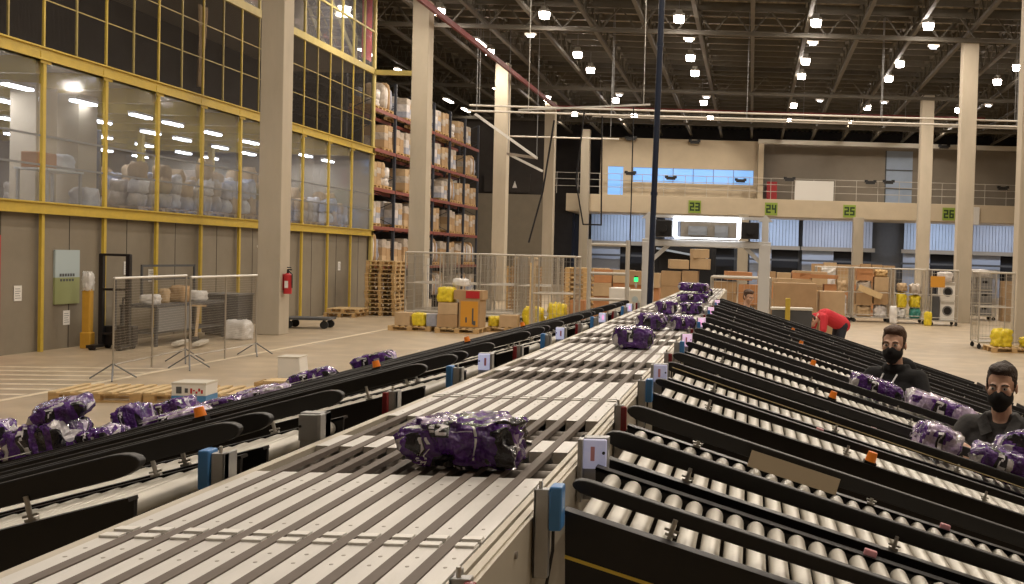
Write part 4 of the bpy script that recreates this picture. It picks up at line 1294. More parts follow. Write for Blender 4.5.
t = thing('machine_cabinet', 'dark grey cabinet behind the right mesh screen by the column', 'cabinet', (-13.1, 27.1, 0))
MB().box(-.45, .45, -.4, .4, .06, 1.0).build('body', M['darkgrey'], t, bevel=.02)
MB().box(-.47, .47, -.42, .42, 1.0, 1.04).build('top', M['grey'], t)
for x in (-.38, .38): MB().box(x - .04, x + .04, -.3, .3, 0, .06).build('foot', M['black'], t)
tag(lump_mesh('b', .6, .5, .5, 4, None).build('plastic_bag', M['wbag'], loc=(-12.15, 25.7, 0)), 'translucent white bag on the floor behind the right mesh screen', 'bag')
t = thing('wall_pipe', 'pale bent pipe leaning on the grey wall left of the first column', 'pipe', (-13.98, 30.9, 0))
m = MB(); m.tube([(0, 0, 0), (0, .0, 2.1), (0, -.25, 2.25)], .045, 10); m.build('pipe', M['offwhite'], t)

# fire extinguisher on the column
t = thing('fire_extinguisher', 'red fire extinguisher hung on the side of the first column', 'fire extinguisher', (-11.775, 27.5, 1.05))
m = MB(); m.cyl((0, 0, .0), (0, 0, .46), .10, 18); m.ell((0, 0, .46), (.10, .10, .07), 18, 8); m.build('cylinder', M['red'], t)
m = MB(); m.cyl((0, 0, .52), (0, 0, .60), .03, 10); m.box(-.02, .10, -.015, .015, .60, .63); m.box(-.02, .08, -.015, .015, .655, .68); m.build('valve', M['black'], t)
m = MB(); m.tube([(.02, 0, .58), (.12, -.03, .5), (.125, -.04, .15)], .014, 8); m.build('hose', M['rubber'], t)
MB().box(-.04, .05, -.104, -.098, .15, .33).build('label_sheet', M['white'], t)
MB().box(-.112, -.10, -.05, .05, .1, .5).build('wall_mount', M['red'], t)
# platform cart behind column
t = thing('platform_cart', 'low dark platform cart right of the first column', 'cart', (-12.3, 30.2, 0), .1)
MB().box(-.6, .6, -.4, .4, .24, .30).build('deck', M['darkgrey'], t)
for x in (-.48, .48):
    for y in (-.3, .3):
        m = MB(); m.cyl((x, y - .03, .11), (x, y + .03, .11), .11, 14); m.box(x - .03, x + .03, y - .05, y + .05, .18, .24); m.build('caster', M['rubber'], t)

# cardboard boxes
def card_box(loc, size, rz, label, mt='card', group=None, open_=False):
    t = thing('cardboard_box', label, 'box', loc, rz, group)
    a, b, h = size[0] / 2, size[1] / 2, size[2]
    MB().box(-a, a, -b, b, 0, h).build('body', M[mt], t, bevel=.006)
    m = MB(); m.box(-a - .001, a + .001, -.03, .03, h, h + .002); m.build('tape', M['tape'], t)
    if open_:
        m = MB(); m.bar((-a, -b, h), (-a, -b - .12, h + .05), .01, a); m.build('flap', M[mt], t)
    return t
# low pallet with boxes
pallet((-9.48, 30.6, 0), 0, 'pallet under the low row of small boxes left of the orange panel')
card_box((-9.70, 30.4, .146), (.42, .5, .36), 0, 'small brown box on the low pallet, left one', 'card2')
tag(lump_mesh('b', .40, .4, .38, 7, None).build('plastic_bag', M['ybag'], loc=(-9.25, 30.3, .146)), 'yellow bag in the middle of the low pallet', 'bag')
card_box((-8.86, 30.4, .146), (.32, .5, .34), 0, 'pale blue printed box on the low pallet, right one', 'wrapb')
tag(lump_mesh('b', .32, .4, .52, 8, None).build('plastic_bag', M['gbag'], loc=(-8.55, 31.35, .0)), 'dark green bag on the floor between the two loaded pallets', 'bag')
# tall mixed pile
pallet((-8.05, 30.2, 0), 0, 'pallet under the mixed pile with the orange panel')
card_box((-8.36, 30.2, .146), (.56, .7, .36), 0, 'brown box at the bottom of the mixed pile')
card_box((-8.36, 30.2, .509), (.54, .66, .32), .02, 'brown box, second up in the mixed pile', 'card2')
t = thing('orange_panel_crate', 'tall crate with an orange front panel in the mixed pile', 'crate', (-7.75, 30.2, .146))
MB().box(-.29, .29, -.33, .35, 0, .78).build('body', M['card'], t)
MB().box(-.24, .24, -.345, -.33, .04, .74).build('panel', M['amber'], t)
m = MB(); m.box(.08, .12, -.352, -.345, .1, .55); m.box(.12, .18, -.352, -.345, .08, .2); m.box(-.1, -.06, -.352, -.345, .15, .3); m.build('print', M['darkgrey'], t)
card_box((-7.8, 30.2, .927), (.80, .6, .26), 0, 'flat brown box with a red end on top of the orange panelled crate', 'card')
tag(MB().box(-.14, .24, -.315, -.31, .04, .24).build('red_label', M['red'], loc=(-7.72, 30.2, .93)), 'red label sheet on the flat brown box', 'label')
tag(lump_mesh('b', .5, .5, .44, 12, None).build('plastic_bag', M['ybag'], loc=(-8.47, 30.2, .835)), 'yellow and white bag on top of the mixed pile', 'bag')
tag(lump_mesh('b', .45, .4, .22, 13, None).build('plastic_bag', M['wbag'], loc=(-8.15, 30.45, 1.285)), 'white bag on the very top of the mixed pile', 'bag')
tag(MB().bar((0, 0, 0), (.28, -.05, .42), .05, .03).build('wooden_stick', M['wood2'], loc=(-8.82, 30.6, .832)), 'pale stick poking up left of the mixed pile', 'stick')
# yellow bag group
pallet((-6.9, 31.2, 0), 0, 'pallet under the yellow bags, left one')
pallet((-5.55, 31.6, 0), .0, 'pallet under the yellow bags, right one')
card_box((-6.87, 30.95, .146), (.5, .5, .34), .05, 'brown box in front of the big yellow bags', 'card2')
for i, (x, y, s) in enumerate(((-6.25, 31.3, (.66, .6, .62)), (-5.55, 31.2, (.6, .6, .75)), (-7.33, 31.05, (.35, .4, .3)), (-4.5, 27.6, (.7, .5, .4)))):
    l = ['big crumpled yellow bag on the pallet, left of a pair', 'big crumpled yellow bag on the pallet, right of a pair', 'small yellow bag beside the orange panelled crate', 'yellow bag near the wire frame close to the white cabinet'][i]
    tag(lump_mesh('b', *s, 20 + i, None, .34, 3.6).build('plastic_bag', M['ybag'], loc=(x, y, .146 if i < 3 else 0)), l, 'bag')
card_box((-5.0, 31.6, .146), (.42, .5, .80), 0, 'tall dark brown box right of the yellow bags', 'card3')
tag(lump_mesh('b', .5, .4, .3, 31, None).build('plastic_bag', M['wbag'], loc=(-7.1, 31.62, .146)), 'white bag behind the brown box by the yellow bags', 'bag')
tag(lump_mesh('b', .9, .6, .36, 32, None).build('plastic_bag', M['wrapb'], loc=(-4.95, 30.5, 0)), 'pale blue white bag on the floor near the wooden post', 'bag')
tag(MB().box(-.07, .07, -.07, .07, 0, 2.0).build('wooden_post', M['wood2'], loc=(-6.1, 30.3, .0)), 'upright wooden post standing before the wire cages', 'post')
tag(MB().box(-.2, .2, -.2, .2, 0, .65).box(-.22, .22, -.22, .22, .65, .72).build('waste_bin', M['black'], loc=(-11.0, 38.2, 0)), 'black bin at the foot of the second column', 'bin')
tag(MB().box(-11.68, -11.62, 39.0, 39.06, 0, 2.0).build('standing_pole', M['white']), 'thin pale pole against the second column', 'pole')

# wire cages
def wire_cage(w, d, h):
    t = thing('wire_cage', 'x', 'cage')
    a, b = w / 2, d / 2
    MB().box(-a, a, -b, b, .16, .20).build('base', M['galv'], t)
    for x in (-a, a):
        for y in (-b, b):
            m = MB(); m.cyl((x, y, .16), (x, y, h), .024, 8); m.build('post', M['galv'], t)
            m = MB(); m.cyl((x * .92, y * .9 - .02, .07), (x * .92, y * .9 + .02, .07), .07, 12); m.box(x * .92 - .02, x * .92 + .02, y * .9 - .03, y * .9 + .03, .1, .16); m.build('caster', M['rubber'], t)
    for y in (-b, b):
        for zz, rr in ((h, .028), (h * .55, .015), (.3, .015)): MB().cyl((-a, y, zz), (a, y, zz), rr, 8).build('rail', M['whitepipe'], t)
    for x in (-a, a):
        m = MB()
        for i in range(9): m.box(x - .004, x + .004, -b + d * (i + .5) / 9 - .004, -b + d * (i + .5) / 9 + .004, .2, h)
        for i in range(9): z = .2 + (h - .2) * (i + .5) / 9; m.box(x - .004, x + .004, -b, b, z - .004, z + .004)
        m.cyl((x, -b, h), (x, b, h), .02, 8)
        m.build('side_mesh', M['wire'], t)
    m = MB()
    for i in range(10): m.box(-a + w * (i + .5) / 10 - .004, -a + w * (i + .5) / 10 + .004, b - .004, b + .004, .2, h)
    for i in range(7): z = .2 + (h - .2) * (i + .5) / 7; m.box(-a, a, b - .004, b + .004, z - .004, z + .004)
    m.build('back_mesh', M['wire'], t)
    return t
wc = wire_cage(1.12, .9, 2.2)
wc['group'] = 'empty wire cages by the second column'
wc['label'] = 'empty wire cage in the row right of the second column'
wc.location = (-10.6, 35.4, 0)
for i in range(1, 4):
    dup(wc, (-10.6 + i * 1.2, 35.4 + i * .05, 0), 0)
for i in range(4):
    dup(wc, (-10.8 + i * 1.25, 37.0, 0), 0, 'empty wire cage in the second row behind the pallets of yellow bags', 'second row of wire cages')
dup(wc, (-5.2, 29.0, 0), .0, 'wire cage left of the pale tube frame, white bag inside', None)
# dark slatted crates stacked behind the cages
def slat_crate(loc, label, group):
    global scr
    if scr is None:
        scr = thing('slatted_crate', label, 'crate', loc, 0, group)
        for i in range(5):
            m = MB(); z = .03 + i * .115
            m.box(-.55, .55, -.4, -.37, z, z + .06).box(-.55, .55, .37, .4, z, z + .06).box(-.55, -.52, -.37, .37, z, z + .06).box(.52, .55, -.37, .37, z, z + .06)
            m.build('slat', M['card'], scr)
        for x in (-.53, .53):
            for y in (-.38, .38): MB().box(x - .03, x + .03, y - .03, y + .03, 0, .6).build('corner_post', M['wood'], scr)
        return scr
    return dup(scr, loc, 0, label, group)
scr = None
for x, l in ((-8.15, 'left'), (-6.2, 'right')):
    for k in range(3 if x < -7 else 3):
        slat_crate((x, 39.0, k * .605), f'brown slatted crate in the {l} stack behind the wire cages', f'{l} stack of slatted crates')
tag(lump_mesh('b', .9, .6, .34, 41, None).build('plastic_bag', M['card2'], loc=(-8.1, 39.0, 1.82)), 'tan bundle on top of the left stack of slatted crates', 'bag')
for k in range(13):
    pallet((-5.0, 33.2, k * .1445), 0, 'red brown pallet in the tall stack left of the pale tube frame', 'pallets stacked by the tube frame')

# pale tube frame, cabinet with green light
t = thing('tube_frame', 'pale upright tube frame standing behind the far left chutes', 'frame', (-1.975, 15.0, 0))
for x in (-.265, .265):
    MB().cyl((x, 0, .01), (x, 0, 2.45), .03, 10).build('post', M['whitepipe'], t)
    MB().box(x - .05, x + .05, -.25, .25, 0, .03).build('foot', M['galv'], t)
for z in (2.38, 1.98, 1.62): MB().cyl((-.265, 0, z), (.265, 0, z), .022, 10).build('crossbar', M['whitepipe'], t)
t = thing('pale_cabinet', 'pale control cabinet left of the scanner gantry', 'cabinet', (-2.38, 21.0, 0))
MB().box(-.32, .02, -.3, .3, .1, 1.63).build('body', M['white'], t, bevel=.015)
MB().box(.03, .34, -.3, .3, .1, 1.60).build('door', M['offwhite'], t, bevel=.015)
m = MB(); m.cyl((.18, -.31, 1.42), (.18, -.30, 1.42), .06, 14); m.build('emblem', M['steelblue'], t)
MB().box(-.3, .3, -.28, .28, 0, .1).build('plinth', M['darkgrey'], t)
t = thing('signal_light', 'small signal tower with a green lamp on the pale cabinet', 'lamp', (-2.22, 21.0, 1.635))
m = MB(); m.cyl((0, 0, 0), (0, 0, .12), .02, 10); m.build('stem', M['galv'], t)
m = MB(); m.cyl((0, 0, .12), (0, 0, .20), .04, 14); m.build('green_lens', M['greenled'], t)
m = MB(); m.cyl((0, 0, .20), (0, 0, .23), .04, 14); m.build('cap', M['blackmatte'], t)
t = thing('hanging_cable', 'loose dark cables hanging beside the left dock door', 'cable', (0, 0, 0))
m = MB(); m.tube([(-5.2, 33, 6.6), (-5.4, 33, 4.5), (-5.15, 33, 3.2), (-4.6, 33, 3.2), (-4.65, 33, 6.5)], .025, 6); m.build('cable', M['black'], t)
m = MB(); m.tube([(-6.2, 33.5, 6.4), (-6.5, 33.5, 4.2), (-6.9, 33.5, 2.6)], .03, 6).tube([(-3.7, 33, 6.8), (-3.7, 33, 2.2)], .02, 6); m.build('cable', M['black'], t)
m = MB(); m.bar((-7.2, 33, 6.62), (-3.2, 33, 6.9), .05, .05).cyl((-6.9, 33, 6.6), (-6.9, 33, 12), .012, 6).cyl((-3.4, 33, 6.9), (-3.4, 33, 12), .012, 6); m.build('support_bar', M['galv'], t)

# ---------------------------------------------- cardboard behind the gantry
r5 = random.Random(11)
kinds = ['card', 'card', 'card2', 'card3']
def heap(xa, xb, y, ztop, label, group, row=0):
    x = xa
    while x < xb:
        w = min(r5.uniform(.36, .62), xb - x)
        if w < .25: break
        z = 0.0
        nb = max(2, round(ztop / r5.uniform(.32, .46))); hs = [r5.uniform(.8, 1.2) for _ in range(nb)]
        top = ztop * r5.uniform(.95, 1.0); hs = [q * top / sum(hs) for q in hs]
        for h in hs:
            h -= .003
            card_box((x + w / 2, y + r5.uniform(-.05, .05), z), (w - .035, .5, h), r5.uniform(-.02, .02), label, r5.choice(kinds), group)
            z += h + .003
        x += w
heap(-2.0, -.9, 24.2, 2.0, 'brown box in the wall of cartons behind the gantry, left of its opening', 'cartons left behind the gantry')
heap(-.9, .55, 26.0, 1.75, 'brown box in the wall of cartons seen through the gantry opening', 'cartons seen through the gantry')
heap(.75, 2.2, 27.5, 1.70, 'brown box in the pile of cartons right of the gantry leg', 'cartons right of the gantry')
for x, y, z, rx, ry, rz, s, mt, l in ((-1.62, 24.2, 2.005, .02, .015, .2, (.42, .4, .20), 'card2', 'pale carton topping the pile just right of the navy mast, left one'),
        (-1.13, 24.2, 2.005, -.02, .02, -.15, (.40, .36, .24), 'card2', 'pale carton topping the pile just right of the navy mast, middle one'),
        (-1.15, 24.2, 2.255, .02, -.02, .3, (.36, .34, .2), 'card2', 'small pale carton at the very top of the pile by the mast'),
        (-.30, 26, 1.76, .01, .02, .2, (.6, .5, .2), 'card3', 'flat reddish carton over the pile seen through the gantry opening'),
        (1.05, 27.4, 1.71, .0, .01, .2, (.9, .6, .10), 'card2', 'flattened carton sheet on the pile right of the gantry, left one'),
        (1.75, 27.4, 1.835, -.01, .01, -.2, (.9, .6, .10), 'card3', 'flattened carton sheet on the pile right of the gantry, right one'),
        (1.5, 27.4, 1.96, .01, .02, .15, (.8, .5, .05), 'card2', 'flattened pale carton at the very top of the pile right of the gantry')):
    t = card_box((x, y, z), s, rz, l, mt)
    t.rotation_euler = (rx, ry, rz)
card_box((.95, 23.0, 0), (.9, .7, 1.78), 0, 'large brown carton standing behind the dark grey bench box', 'card')
card_box((1.75, 23.4, 0), (.55, .6, 1.62), .05, 'tall brown carton standing left of the stooping person in red', 'card2')
wp = wire_cage(1.3, 1.0, 1.85); wp['label'] = 'low wire pen in front of the cartons seen through the gantry'; wp.location = (-.2, 24.1, 0)
heap(-3.0, -2.05, 27.0, 1.9, 'brown box in the narrow pile behind the pale control cabinet', 'cartons behind the control cabinet')
heap(2.6, 6.2, 46.5, 2.3, 'brown box in the long stack behind the roll cages', 'cartons behind the roll cages')
heap(.2, 2.4, 33.0, 2.0, 'brown box in the far stack above the dark grey bench box', 'far cartons above the bench box')
# left background stacks between cages and gantry
heap(-4.4, -2.6, 30.5, 1.9, 'reddish brown box in the stack behind the pale tube frame', 'cartons behind the tube frame')
# bench box and yellow bollard
t = thing('bench_box', 'dark grey bench box behind the farthest right chute', 'box', (.79, 20.2, 0))
MB().box(-.37, .37, -.2, .2, .05, 1.33).build('body', M['darkgrey'], t, bevel=.01)
MB().box(-.39, .39, -.22, .22, 1.33, 1.37).build('top', M['offwhite'], t)
for x in (-.3, .3): MB().box(x - .05, x + .05, -.15, .15, 0, .05).build('foot', M['black'], t)
tag(MB().box(-.045, .045, -.045, .045, 0, 1.56).box(-.1, .1, -.1, .1, 0, .03).build('yellow_bollard', M['yellow'], loc=(.70, 19.75, 0), bevel=.008), 'square yellow post in front of the dark grey bench box', 'post')

# ----------------------------------------------------- right-hand roll cages
cages = [(3.25, 42.5, 1.35, 'roll cage with bags and cartons at the left end of the right row'), (4.72, 42.3, 1.45, 'roll cage with a slanting board in the right row'), (6.15, 42.0, 1.2, 'roll cage of yellow bags in the right row'), (7.35, 41.2, 1.0, 'roll cage of white washing machines beside the third column'), (6.75, 30.0, .95, 'empty tall cage standing behind the pallet of yellow bags')]
rc = None
rc_base = wire_cage(1.2, 1.0, 2.1)
for i, (x, y, w, l) in enumerate(cages):
    if i == 0: rc_base.location = (x, y, 0); rc_base['label'] = l; rc_base.scale = (w / 1.2, 1, 1)
    else: dup(rc_base, (x, y, 0), 0, l, None, (w / 1.2, 1, 1))
dup(rc_base, (9.7, 46.5, 0), 0, 'roll cage stacked with grey crates right of the second right column', None, (1.3, 1, 1))
def goods(x, y, w, items):
    z = .204
    for mt, h, l, kind in items:
        if kind == 'box': card_box((x, y, z), (w, .7, h), 0, l, mt)
        else: tag(lump_mesh('b', w, .75, h, x * 3 + z * 7, None, .32, 3.4).build('plastic_bag', M[mt], loc=(x, y, z)), l, 'bag')
        z += h + .004
goods(3.05, 42.5, .62, [('card', .5, 'brown carton at the bottom left of the first right roll cage', 'box'), ('wbag', .5, 'white bag in the middle of the first right roll cage', 'bag'), ('wrapw', .5, 'white wrapped bundle near the top of the first right roll cage', 'bag'), ('wbag', .42, 'white bag heaped over the top of the first right roll cage', 'bag')])
goods(3.6, 42.5, .42, [('wrapw', .9, 'tall white bundle in the right half of the first right roll cage', 'bag'), ('card2', .5, 'tan bundle in the right half of the first right roll cage', 'bag')])
goods(4.45, 42.3, .62, [('card2', .45, 'tan bag at the bottom left of the second right roll cage', 'bag'), ('card', .55, 'brown carton in the left half of the second right roll cage', 'box'), ('wrap', .4, 'wrapped bundle in the left half of the second right roll cage', 'bag'), ('card3', .5, 'reddish carton at the top of the second right roll cage', 'box')])
goods(5.1, 42.3, .55, [('wrapw', .5, 'white bundle at the bottom of the second right roll cage', 'bag'), ('card', .5, 'brown carton in the right half of the second right roll cage', 'box'), ('card2', .55, 'pale brown carton in the right half of the second right roll cage', 'box'), ('wood', .3, 'brown flat bundle topping the second right roll cage', 'bag')])
tag(MB().bar((0, 0, 0), (.9, 0, -.35), .04, .24).build('slanting_board', M['wood2'], loc=(4.2, 41.72, 1.35)), 'slanting pale board across the front of the second right roll cage', 'board')
goods(6.42, 42.0, .46, [('gbag', .42, 'dark green bag at the bottom of the third right roll cage', 'bag'), ('ybag', .5, 'yellow bag in the right half of the third right roll cage', 'bag'), ('wrap', .45, 'olive bundle topping the right half of the third right roll cage', 'bag')])
goods(5.90, 42.0, .40, [('wbag', .40, 'white bag at the bottom left of the third right roll cage', 'bag'), ('ybag', .62, 'tall yellow bag in the left half of the third right roll cage', 'bag'), ('card2', .34, 'tan bundle topping the left half of the third right roll cage', 'bag')])
tag(lump_mesh('b', .3, .4, .7, 3, None).build('plastic_bag', M['wbag'], loc=(5.5, 41.25, .0)), 'tall white bag between the second and third right roll cages', 'bag')
tag(lump_mesh('b', .3, .3, .55, 4, None).build('plastic_bag', M['ybag'], loc=(6.72, 40.6, 0)), 'yellow bag on the floor left of the washing machine cage', 'bag')
wm = None
for i in range(2):
    l = ['lower white washing machine with a dark round door in the cage', 'upper white washing machine with a dark round door in the cage'][i]
    if wm is None:
        wm = thing('washing_machine', l, 'washing machine', (7.5, 41.25, .206))
        MB().box(-.28, .28, -.3, .3, 0, .72).build('body', M['white'], wm, bevel=.02)
        m = MB(); m.cyl((0, -.33, .36), (0, -.30, .36), .19, 24); m.build('door_ring', M['grey'], wm)
        m = MB(); m.cyl((0, -.345, .36), (0, -.33, .36), .14, 24); m.build('door_glass', M['black'], wm)
        MB().box(-.26, .26, -.305, -.30, .60, .70).build('control_panel', M['galv'], wm)
    else: dup(wm, (7.5, 41.25, .93), 0, l)
card_box((7.05, 41.2, .206), (.26, .6, .9), 0, 'narrow dark printed carton left of the washing machines', 'darkgrey')
tag(lump_mesh('b', .62, .5, .40, 5, None).build('plastic_bag', M['wrapw'], loc=(7.4, 41.1, 1.655)), 'white wrapped bundle on top of the washing machines', 'bag')
t = thing('hanging_card', 'orange card hung on the washing machine cage', 'card', (7.05, 40.60, 1.45), .0)
MB().box(-.27, .27, -.02, .02, 0, .42).build('card', M['amber'], t, bevel=.004)
m = MB(); m.tube([(-.2, 0, .42), (-.2, .02, .52), (.2, .02, .52), (.2, 0, .42)], .008, 6); m.build('hook', M['wire'], t)
for x, y, z, s, mt, l in ((3.45, 41.2, 0, (.4, .4, .5), 'ybag', 'small yellow bag on the floor before the first right roll cage'), (2.3, 41.9, 0, (.34, .4, 1.3), 'card', 'tall brown bundle left of the first right roll cage')):
    tag(lump_mesh('b', *s, x * 5 + z, None, .32, 3.4).build('plastic_bag', M[mt], loc=(x, y, z)), l, 'bag')
# grey crates
gc = None
for a in range(2):
    for k in range(3):
        l = f'grey crate {["at the bottom", "in the middle", "at the top"][k]} of the {["left", "right"][a]} stack in the far right cage'
        loc = (9.35 + a * .68, 46.5, .204 + k * .56)
        if gc is None:
            gc = thing('grey_crate', l, 'crate', loc)
            MB().box(-.31, .31, -.4, .4, 0, .52).build('body', M['grey'], gc, bevel=.02)
            MB().box(-.33, .33, -.42, .42, .50, .55).build('rim', M['galv'], gc)
            m = MB(); m.box(-.12, .12, -.41, -.40, .26, .36); m.build('handle', M['black'], gc)
        else: dup(gc, loc, 0, l)
tag(lump_mesh('b', 1.2, .8, .3, 6, None).build('plastic_bag', M['wrapw'], loc=(9.7, 46.5, 1.885)), 'white film heaped over the grey crates', 'bag')
card_box((11.1, 46.0, 0), (.8, .7, 1.7), 0, 'tall brown carton right of the grey crates', 'card')
pallet((7.0, 28.9, 0), .03, 'pallet of yellow bags in the right foreground aisle, left one')
pallet((8.3, 29.1, 0), 0, 'pallet of yellow bags in the right foreground aisle, at the photo border')
tag(lump_mesh('b', .62, .6, .50, 51, None, .36, 3.6).build('plastic_bag', M['ybag'], loc=(6.75, 28.8, .146)), 'tall crumpled yellow bag on the pallet before the empty tall cage', 'bag')
tag(lump_mesh('b', .75, .6, .30, 52, None, .36, 3.6).build('plastic_bag', M['ybag'], loc=(7.55, 28.7, .146)), 'low yellow bag on the pallet at the right border', 'bag')
card_box((8.3, 29.2, .146), (.5, .6, .5), .1, 'brown box behind the low yellow bag at the right border', 'card')

# ------------------------------------------------------------------- people
def V(*a): return Vector(a)
def remesh(o, size, smooth=4):
    r = o.modifiers.new('remesh', 'REMESH'); r.mode = 'VOXEL'; r.voxel_size = size; r.use_smooth_shade = True
    s = o.modifiers.new('smooth', 'SMOOTH'); s.iterations = smooth; s.factor = .5
    return o
def lerp(a, b, t): return a + (b - a) * t

def person(name, label, loc, rz, J, top, trousers, hairm, style, scale=1.0, long_sleeve=True):
    """J: joint positions; the body is one continuous skin, clothing and hair are children"""
    t = thing(name, label, 'person', loc, rz)
    t.scale = (scale,) * 3
    hd, hr = J['head'], J['headrot']              # head centre, rotation matrix (3x3)
    H = lambda x, y, z: hd + hr @ V(x, y, z)
    HM = Matrix.Translation(hd) @ hr.to_4x4()
    b = MB()
    # trunk
    pel, chest, neck = J['pelvis'], J['chest'], J['neck']
    for a in (-1, 1):
        s = 'l' if a < 0 else 'r'
        b.cap(J['hip_' + s], J['knee_' + s], .082, .055); b.cap(J['knee_' + s], J['ankle_' + s], .054, .036)
        f = J['ankle_' + s] + V(0, -.13, -.035); b.cap(J['ankle_' + s] + V(0, .03, -.03), f, .036, .030)
        b.cap(J['sho_' + s], J['elb_' + s], .048, .040); b.cap(J['elb_' + s], J['wri_' + s], .038, .027)
        b.cap(lerp(chest, neck, .55), J['sho_' + s], .075, .055)
        b.cap(lerp(chest, pel, .0) + (J['sho_' + s] - lerp(J['sho_l'], J['sho_r'], .5)) * .45, pel + (J['hip_' + s] - pel) * .6, .105, .115)
    b.cap(chest, pel, .12, .115); b.cap(lerp(chest, neck, .5), hd + hr @ V(0, .012, -.06), .060, .052)
    # hands: palm, four unequal bent fingers, thumb from the side
    for a in (-1, 1):
        s = 'l' if a < 0 else 'r'
        w = J['wri_' + s]; d = (J['hand_' + s] - w).normalized()
        n = J.get('palm_' + s, V(0, 0, -1))
        side = d.cross(n).normalized()
        n = side.cross(d).normalized()
        b.cap(w, w + d * .04, .026, .028)
        for q in range(4):
            off = side * (-.030 + .020 * q)
            b.cap(w + d * .02 + off * .7, w + d * .085 + off, .016, .013)
            ln = (.062, .075, .070, .054)[q]
            k0 = w + d * .085 + off; k1 = k0 + (d * .85 + n * .5).normalized() * ln * .55; k2 = k1 + (d * .35 + n * .95).normalized() * ln * .5
            b.cap(k0, k1, .0095, .0088, 8); b.cap(k1, k2, .0088, .0078, 8)
        ts = 1 if a < 0 else -1
        tb0 = w + d * .030 + side * .026 * ts; tb1 = tb0 + (d * .6 + side * .75 * ts + n * .3).normalized() * .045; tb2 = tb1 + (d * .9 + n * .5).normalized() * .032
        b.cap(tb0, tb1, .013, .011, 8); b.cap(tb1, tb2, .011, .009, 8)
    # head: skull, jaw, cheeks, brow, nose, lips, ears
    b.M = HM
    b.ell((0, .015, .035), (.076, .094, .090), 20, 14)
    b.ell((0, -.018, -.030), (.062, .074, .085), 18, 12)
    b.ell((0, -.040, -.085), (.036, .042, .034), 14, 10)
    for a in (-1, 1):
        b.ell((a * .040, -.062, -.014), (.026, .024, .026), 12, 8)
        b.ell((a * .030, -.078, .026), (.030, .012, .010), 12, 8)
        b.ell((a * .078, .012, -.005), (.010, .019, .032), 12, 8)
    b.cap((0, -.083, .018), (0, -.104, -.022), .009, .013, 10)
    b.ell((0, -.087, -.054), (.024, .010, .008), 12, 8)
    b.M = None
    body = remesh(b.build('body', M['skin'], t), .006, 3)
    # eyes and eyebrows
    for a in (-1, 1):
        m = MB(); m.M = HM; m.ell((a * .031, -.079, .008), (.0145, .010, .0095), 14, 10)
        e = m.build('eye', M['eyewhite'], t)
        m = MB(); m.M = HM; m.ell((a * .031 - .001, -.0865, .008), (.0062, .0036, .0062), 12, 8); m.build('iris', M['iris'], e)
        m = MB(); m.M = HM; m.tube([(a * .014, -.0915, .026), (a * .032, -.0925, .032), (a * .050, -.080, .026)], .0048, 6); m.build('eyebrow', hairm, t)
    # hair
    m = MB(); m.M = HM
    seed = V(loc[0] * 3, 1, 2)
    def ht(p):
        q = Vector(p); d = noise.noise(q * 60 + seed) * .006 + noise.noise(q * 22 + seed) * .006
        return q + (q - V(0, .02, .03)).normalized() * d
    m.ell((0, .026, .060), (.081, .092, .080), 40, 26, fn=ht)
    m.ell((0, -.022, .104), (.066, .066, .032), 30, 16, fn=ht)
    m.ell((0, .062, .000), (.066, .052, .070), 30, 18, fn=ht)
    for a in (-1, 1): m.ell((a * .070, .010, .030), (.012, .030, .042), 14, 10, fn=ht)
    remesh(m.build('hair', hairm, t), .006, 1)
    # clothing
    c = MB()
    for a in (-1, 1):
        s = 'l' if a < 0 else 'r'
        c.cap(lerp(chest, neck, .45), J['sho_' + s], .088, .064)
        c.cap(lerp(chest, pel, .0) + (J['sho_' + s] - lerp(J['sho_l'], J['sho_r'], .5)) * .48, pel + (J['hip_' + s] - pel) * .7 + (pel - chest) * .12, .122, .132)
        el = J['elb_' + s]; wr = J['wri_' + s]
        if long_sleeve:
            c.cap(J['sho_' + s], el, .064, .056); c.cap(el, lerp(el, wr, .93), .056, .042)
        else: c.cap(J['sho_' + s], lerp(J['sho_' + s], el, .8), .074, .070)
    c.cap(chest, pel + (pel - chest) * .12, .135, .135)
    for a in range(12):
        th = a / 12 * 2 * PI
        q = lerp(chest, neck, .86) + (V(math.cos(th) * .075, math.sin(th) * .070 + .012, .0))
        if style == 'hood' or a not in (8, 9, 10): c.ell(q, (.030, .030, .026 if style != 'hood' else .036), 10, 8)
    top_o = remesh(c.build('hoodie' if style == 'hood' else 'shirt', top, t), .010, 4)
    if style == 'hood':
        m = MB()
        m.ell(neck + V(0, .085, -.03), (.115, .07, .075), 20, 14)
        remesh(m.build('hood', top, top_o), .010, 3)
        for a in (-1, 1):
            m = MB(); p0 = neck + V(a * .052, -.075, -.065)
            m.tube([p0, p0 + V(-a * .002, -.058, -.05), p0 + V(a * .004, -.075, -.16), p0 + V(a * .010, -.070, -.26)], .0062, 8); m.build('drawstring', M['printwhite'], top_o)
    elif style == 'collar':
        for a in (-1, 1):
            m = MB(); p = neck
            m.add([p + V(a * .030, -.105, -.10), p + V(a * .078, -.050, -.005), p + V(a * .120, -.070, -.050), p + V(a * .085, -.125, -.125)], [(0, 1, 2, 3)])
            o = m.build('collar', top, top_o); sd = o.modifiers.new('thick', 'SOLIDIFY'); sd.thickness = .008; sd.offset = 0
            s2 = o.modifiers.new('sub', 'SUBSURF'); s2.levels = s2.render_levels = 2; s2.subdivision_type = 'SIMPLE'
    tr = MB()
    for a in (-1, 1):
        s = 'l' if a < 0 else 'r'
        tr.cap(J['hip_' + s], J['knee_' + s], .100, .074); tr.cap(J['knee_' + s], lerp(J['knee_' + s], J['ankle_' + s], .93), .072, .060)
    tr.cap(J['hip_l'], J['hip_r'], .115); tr.cap(pel, lerp(J['hip_l'], J['hip_r'], .5), .128, .118)
    remesh(tr.build('trousers', trousers, t), .011, 4)
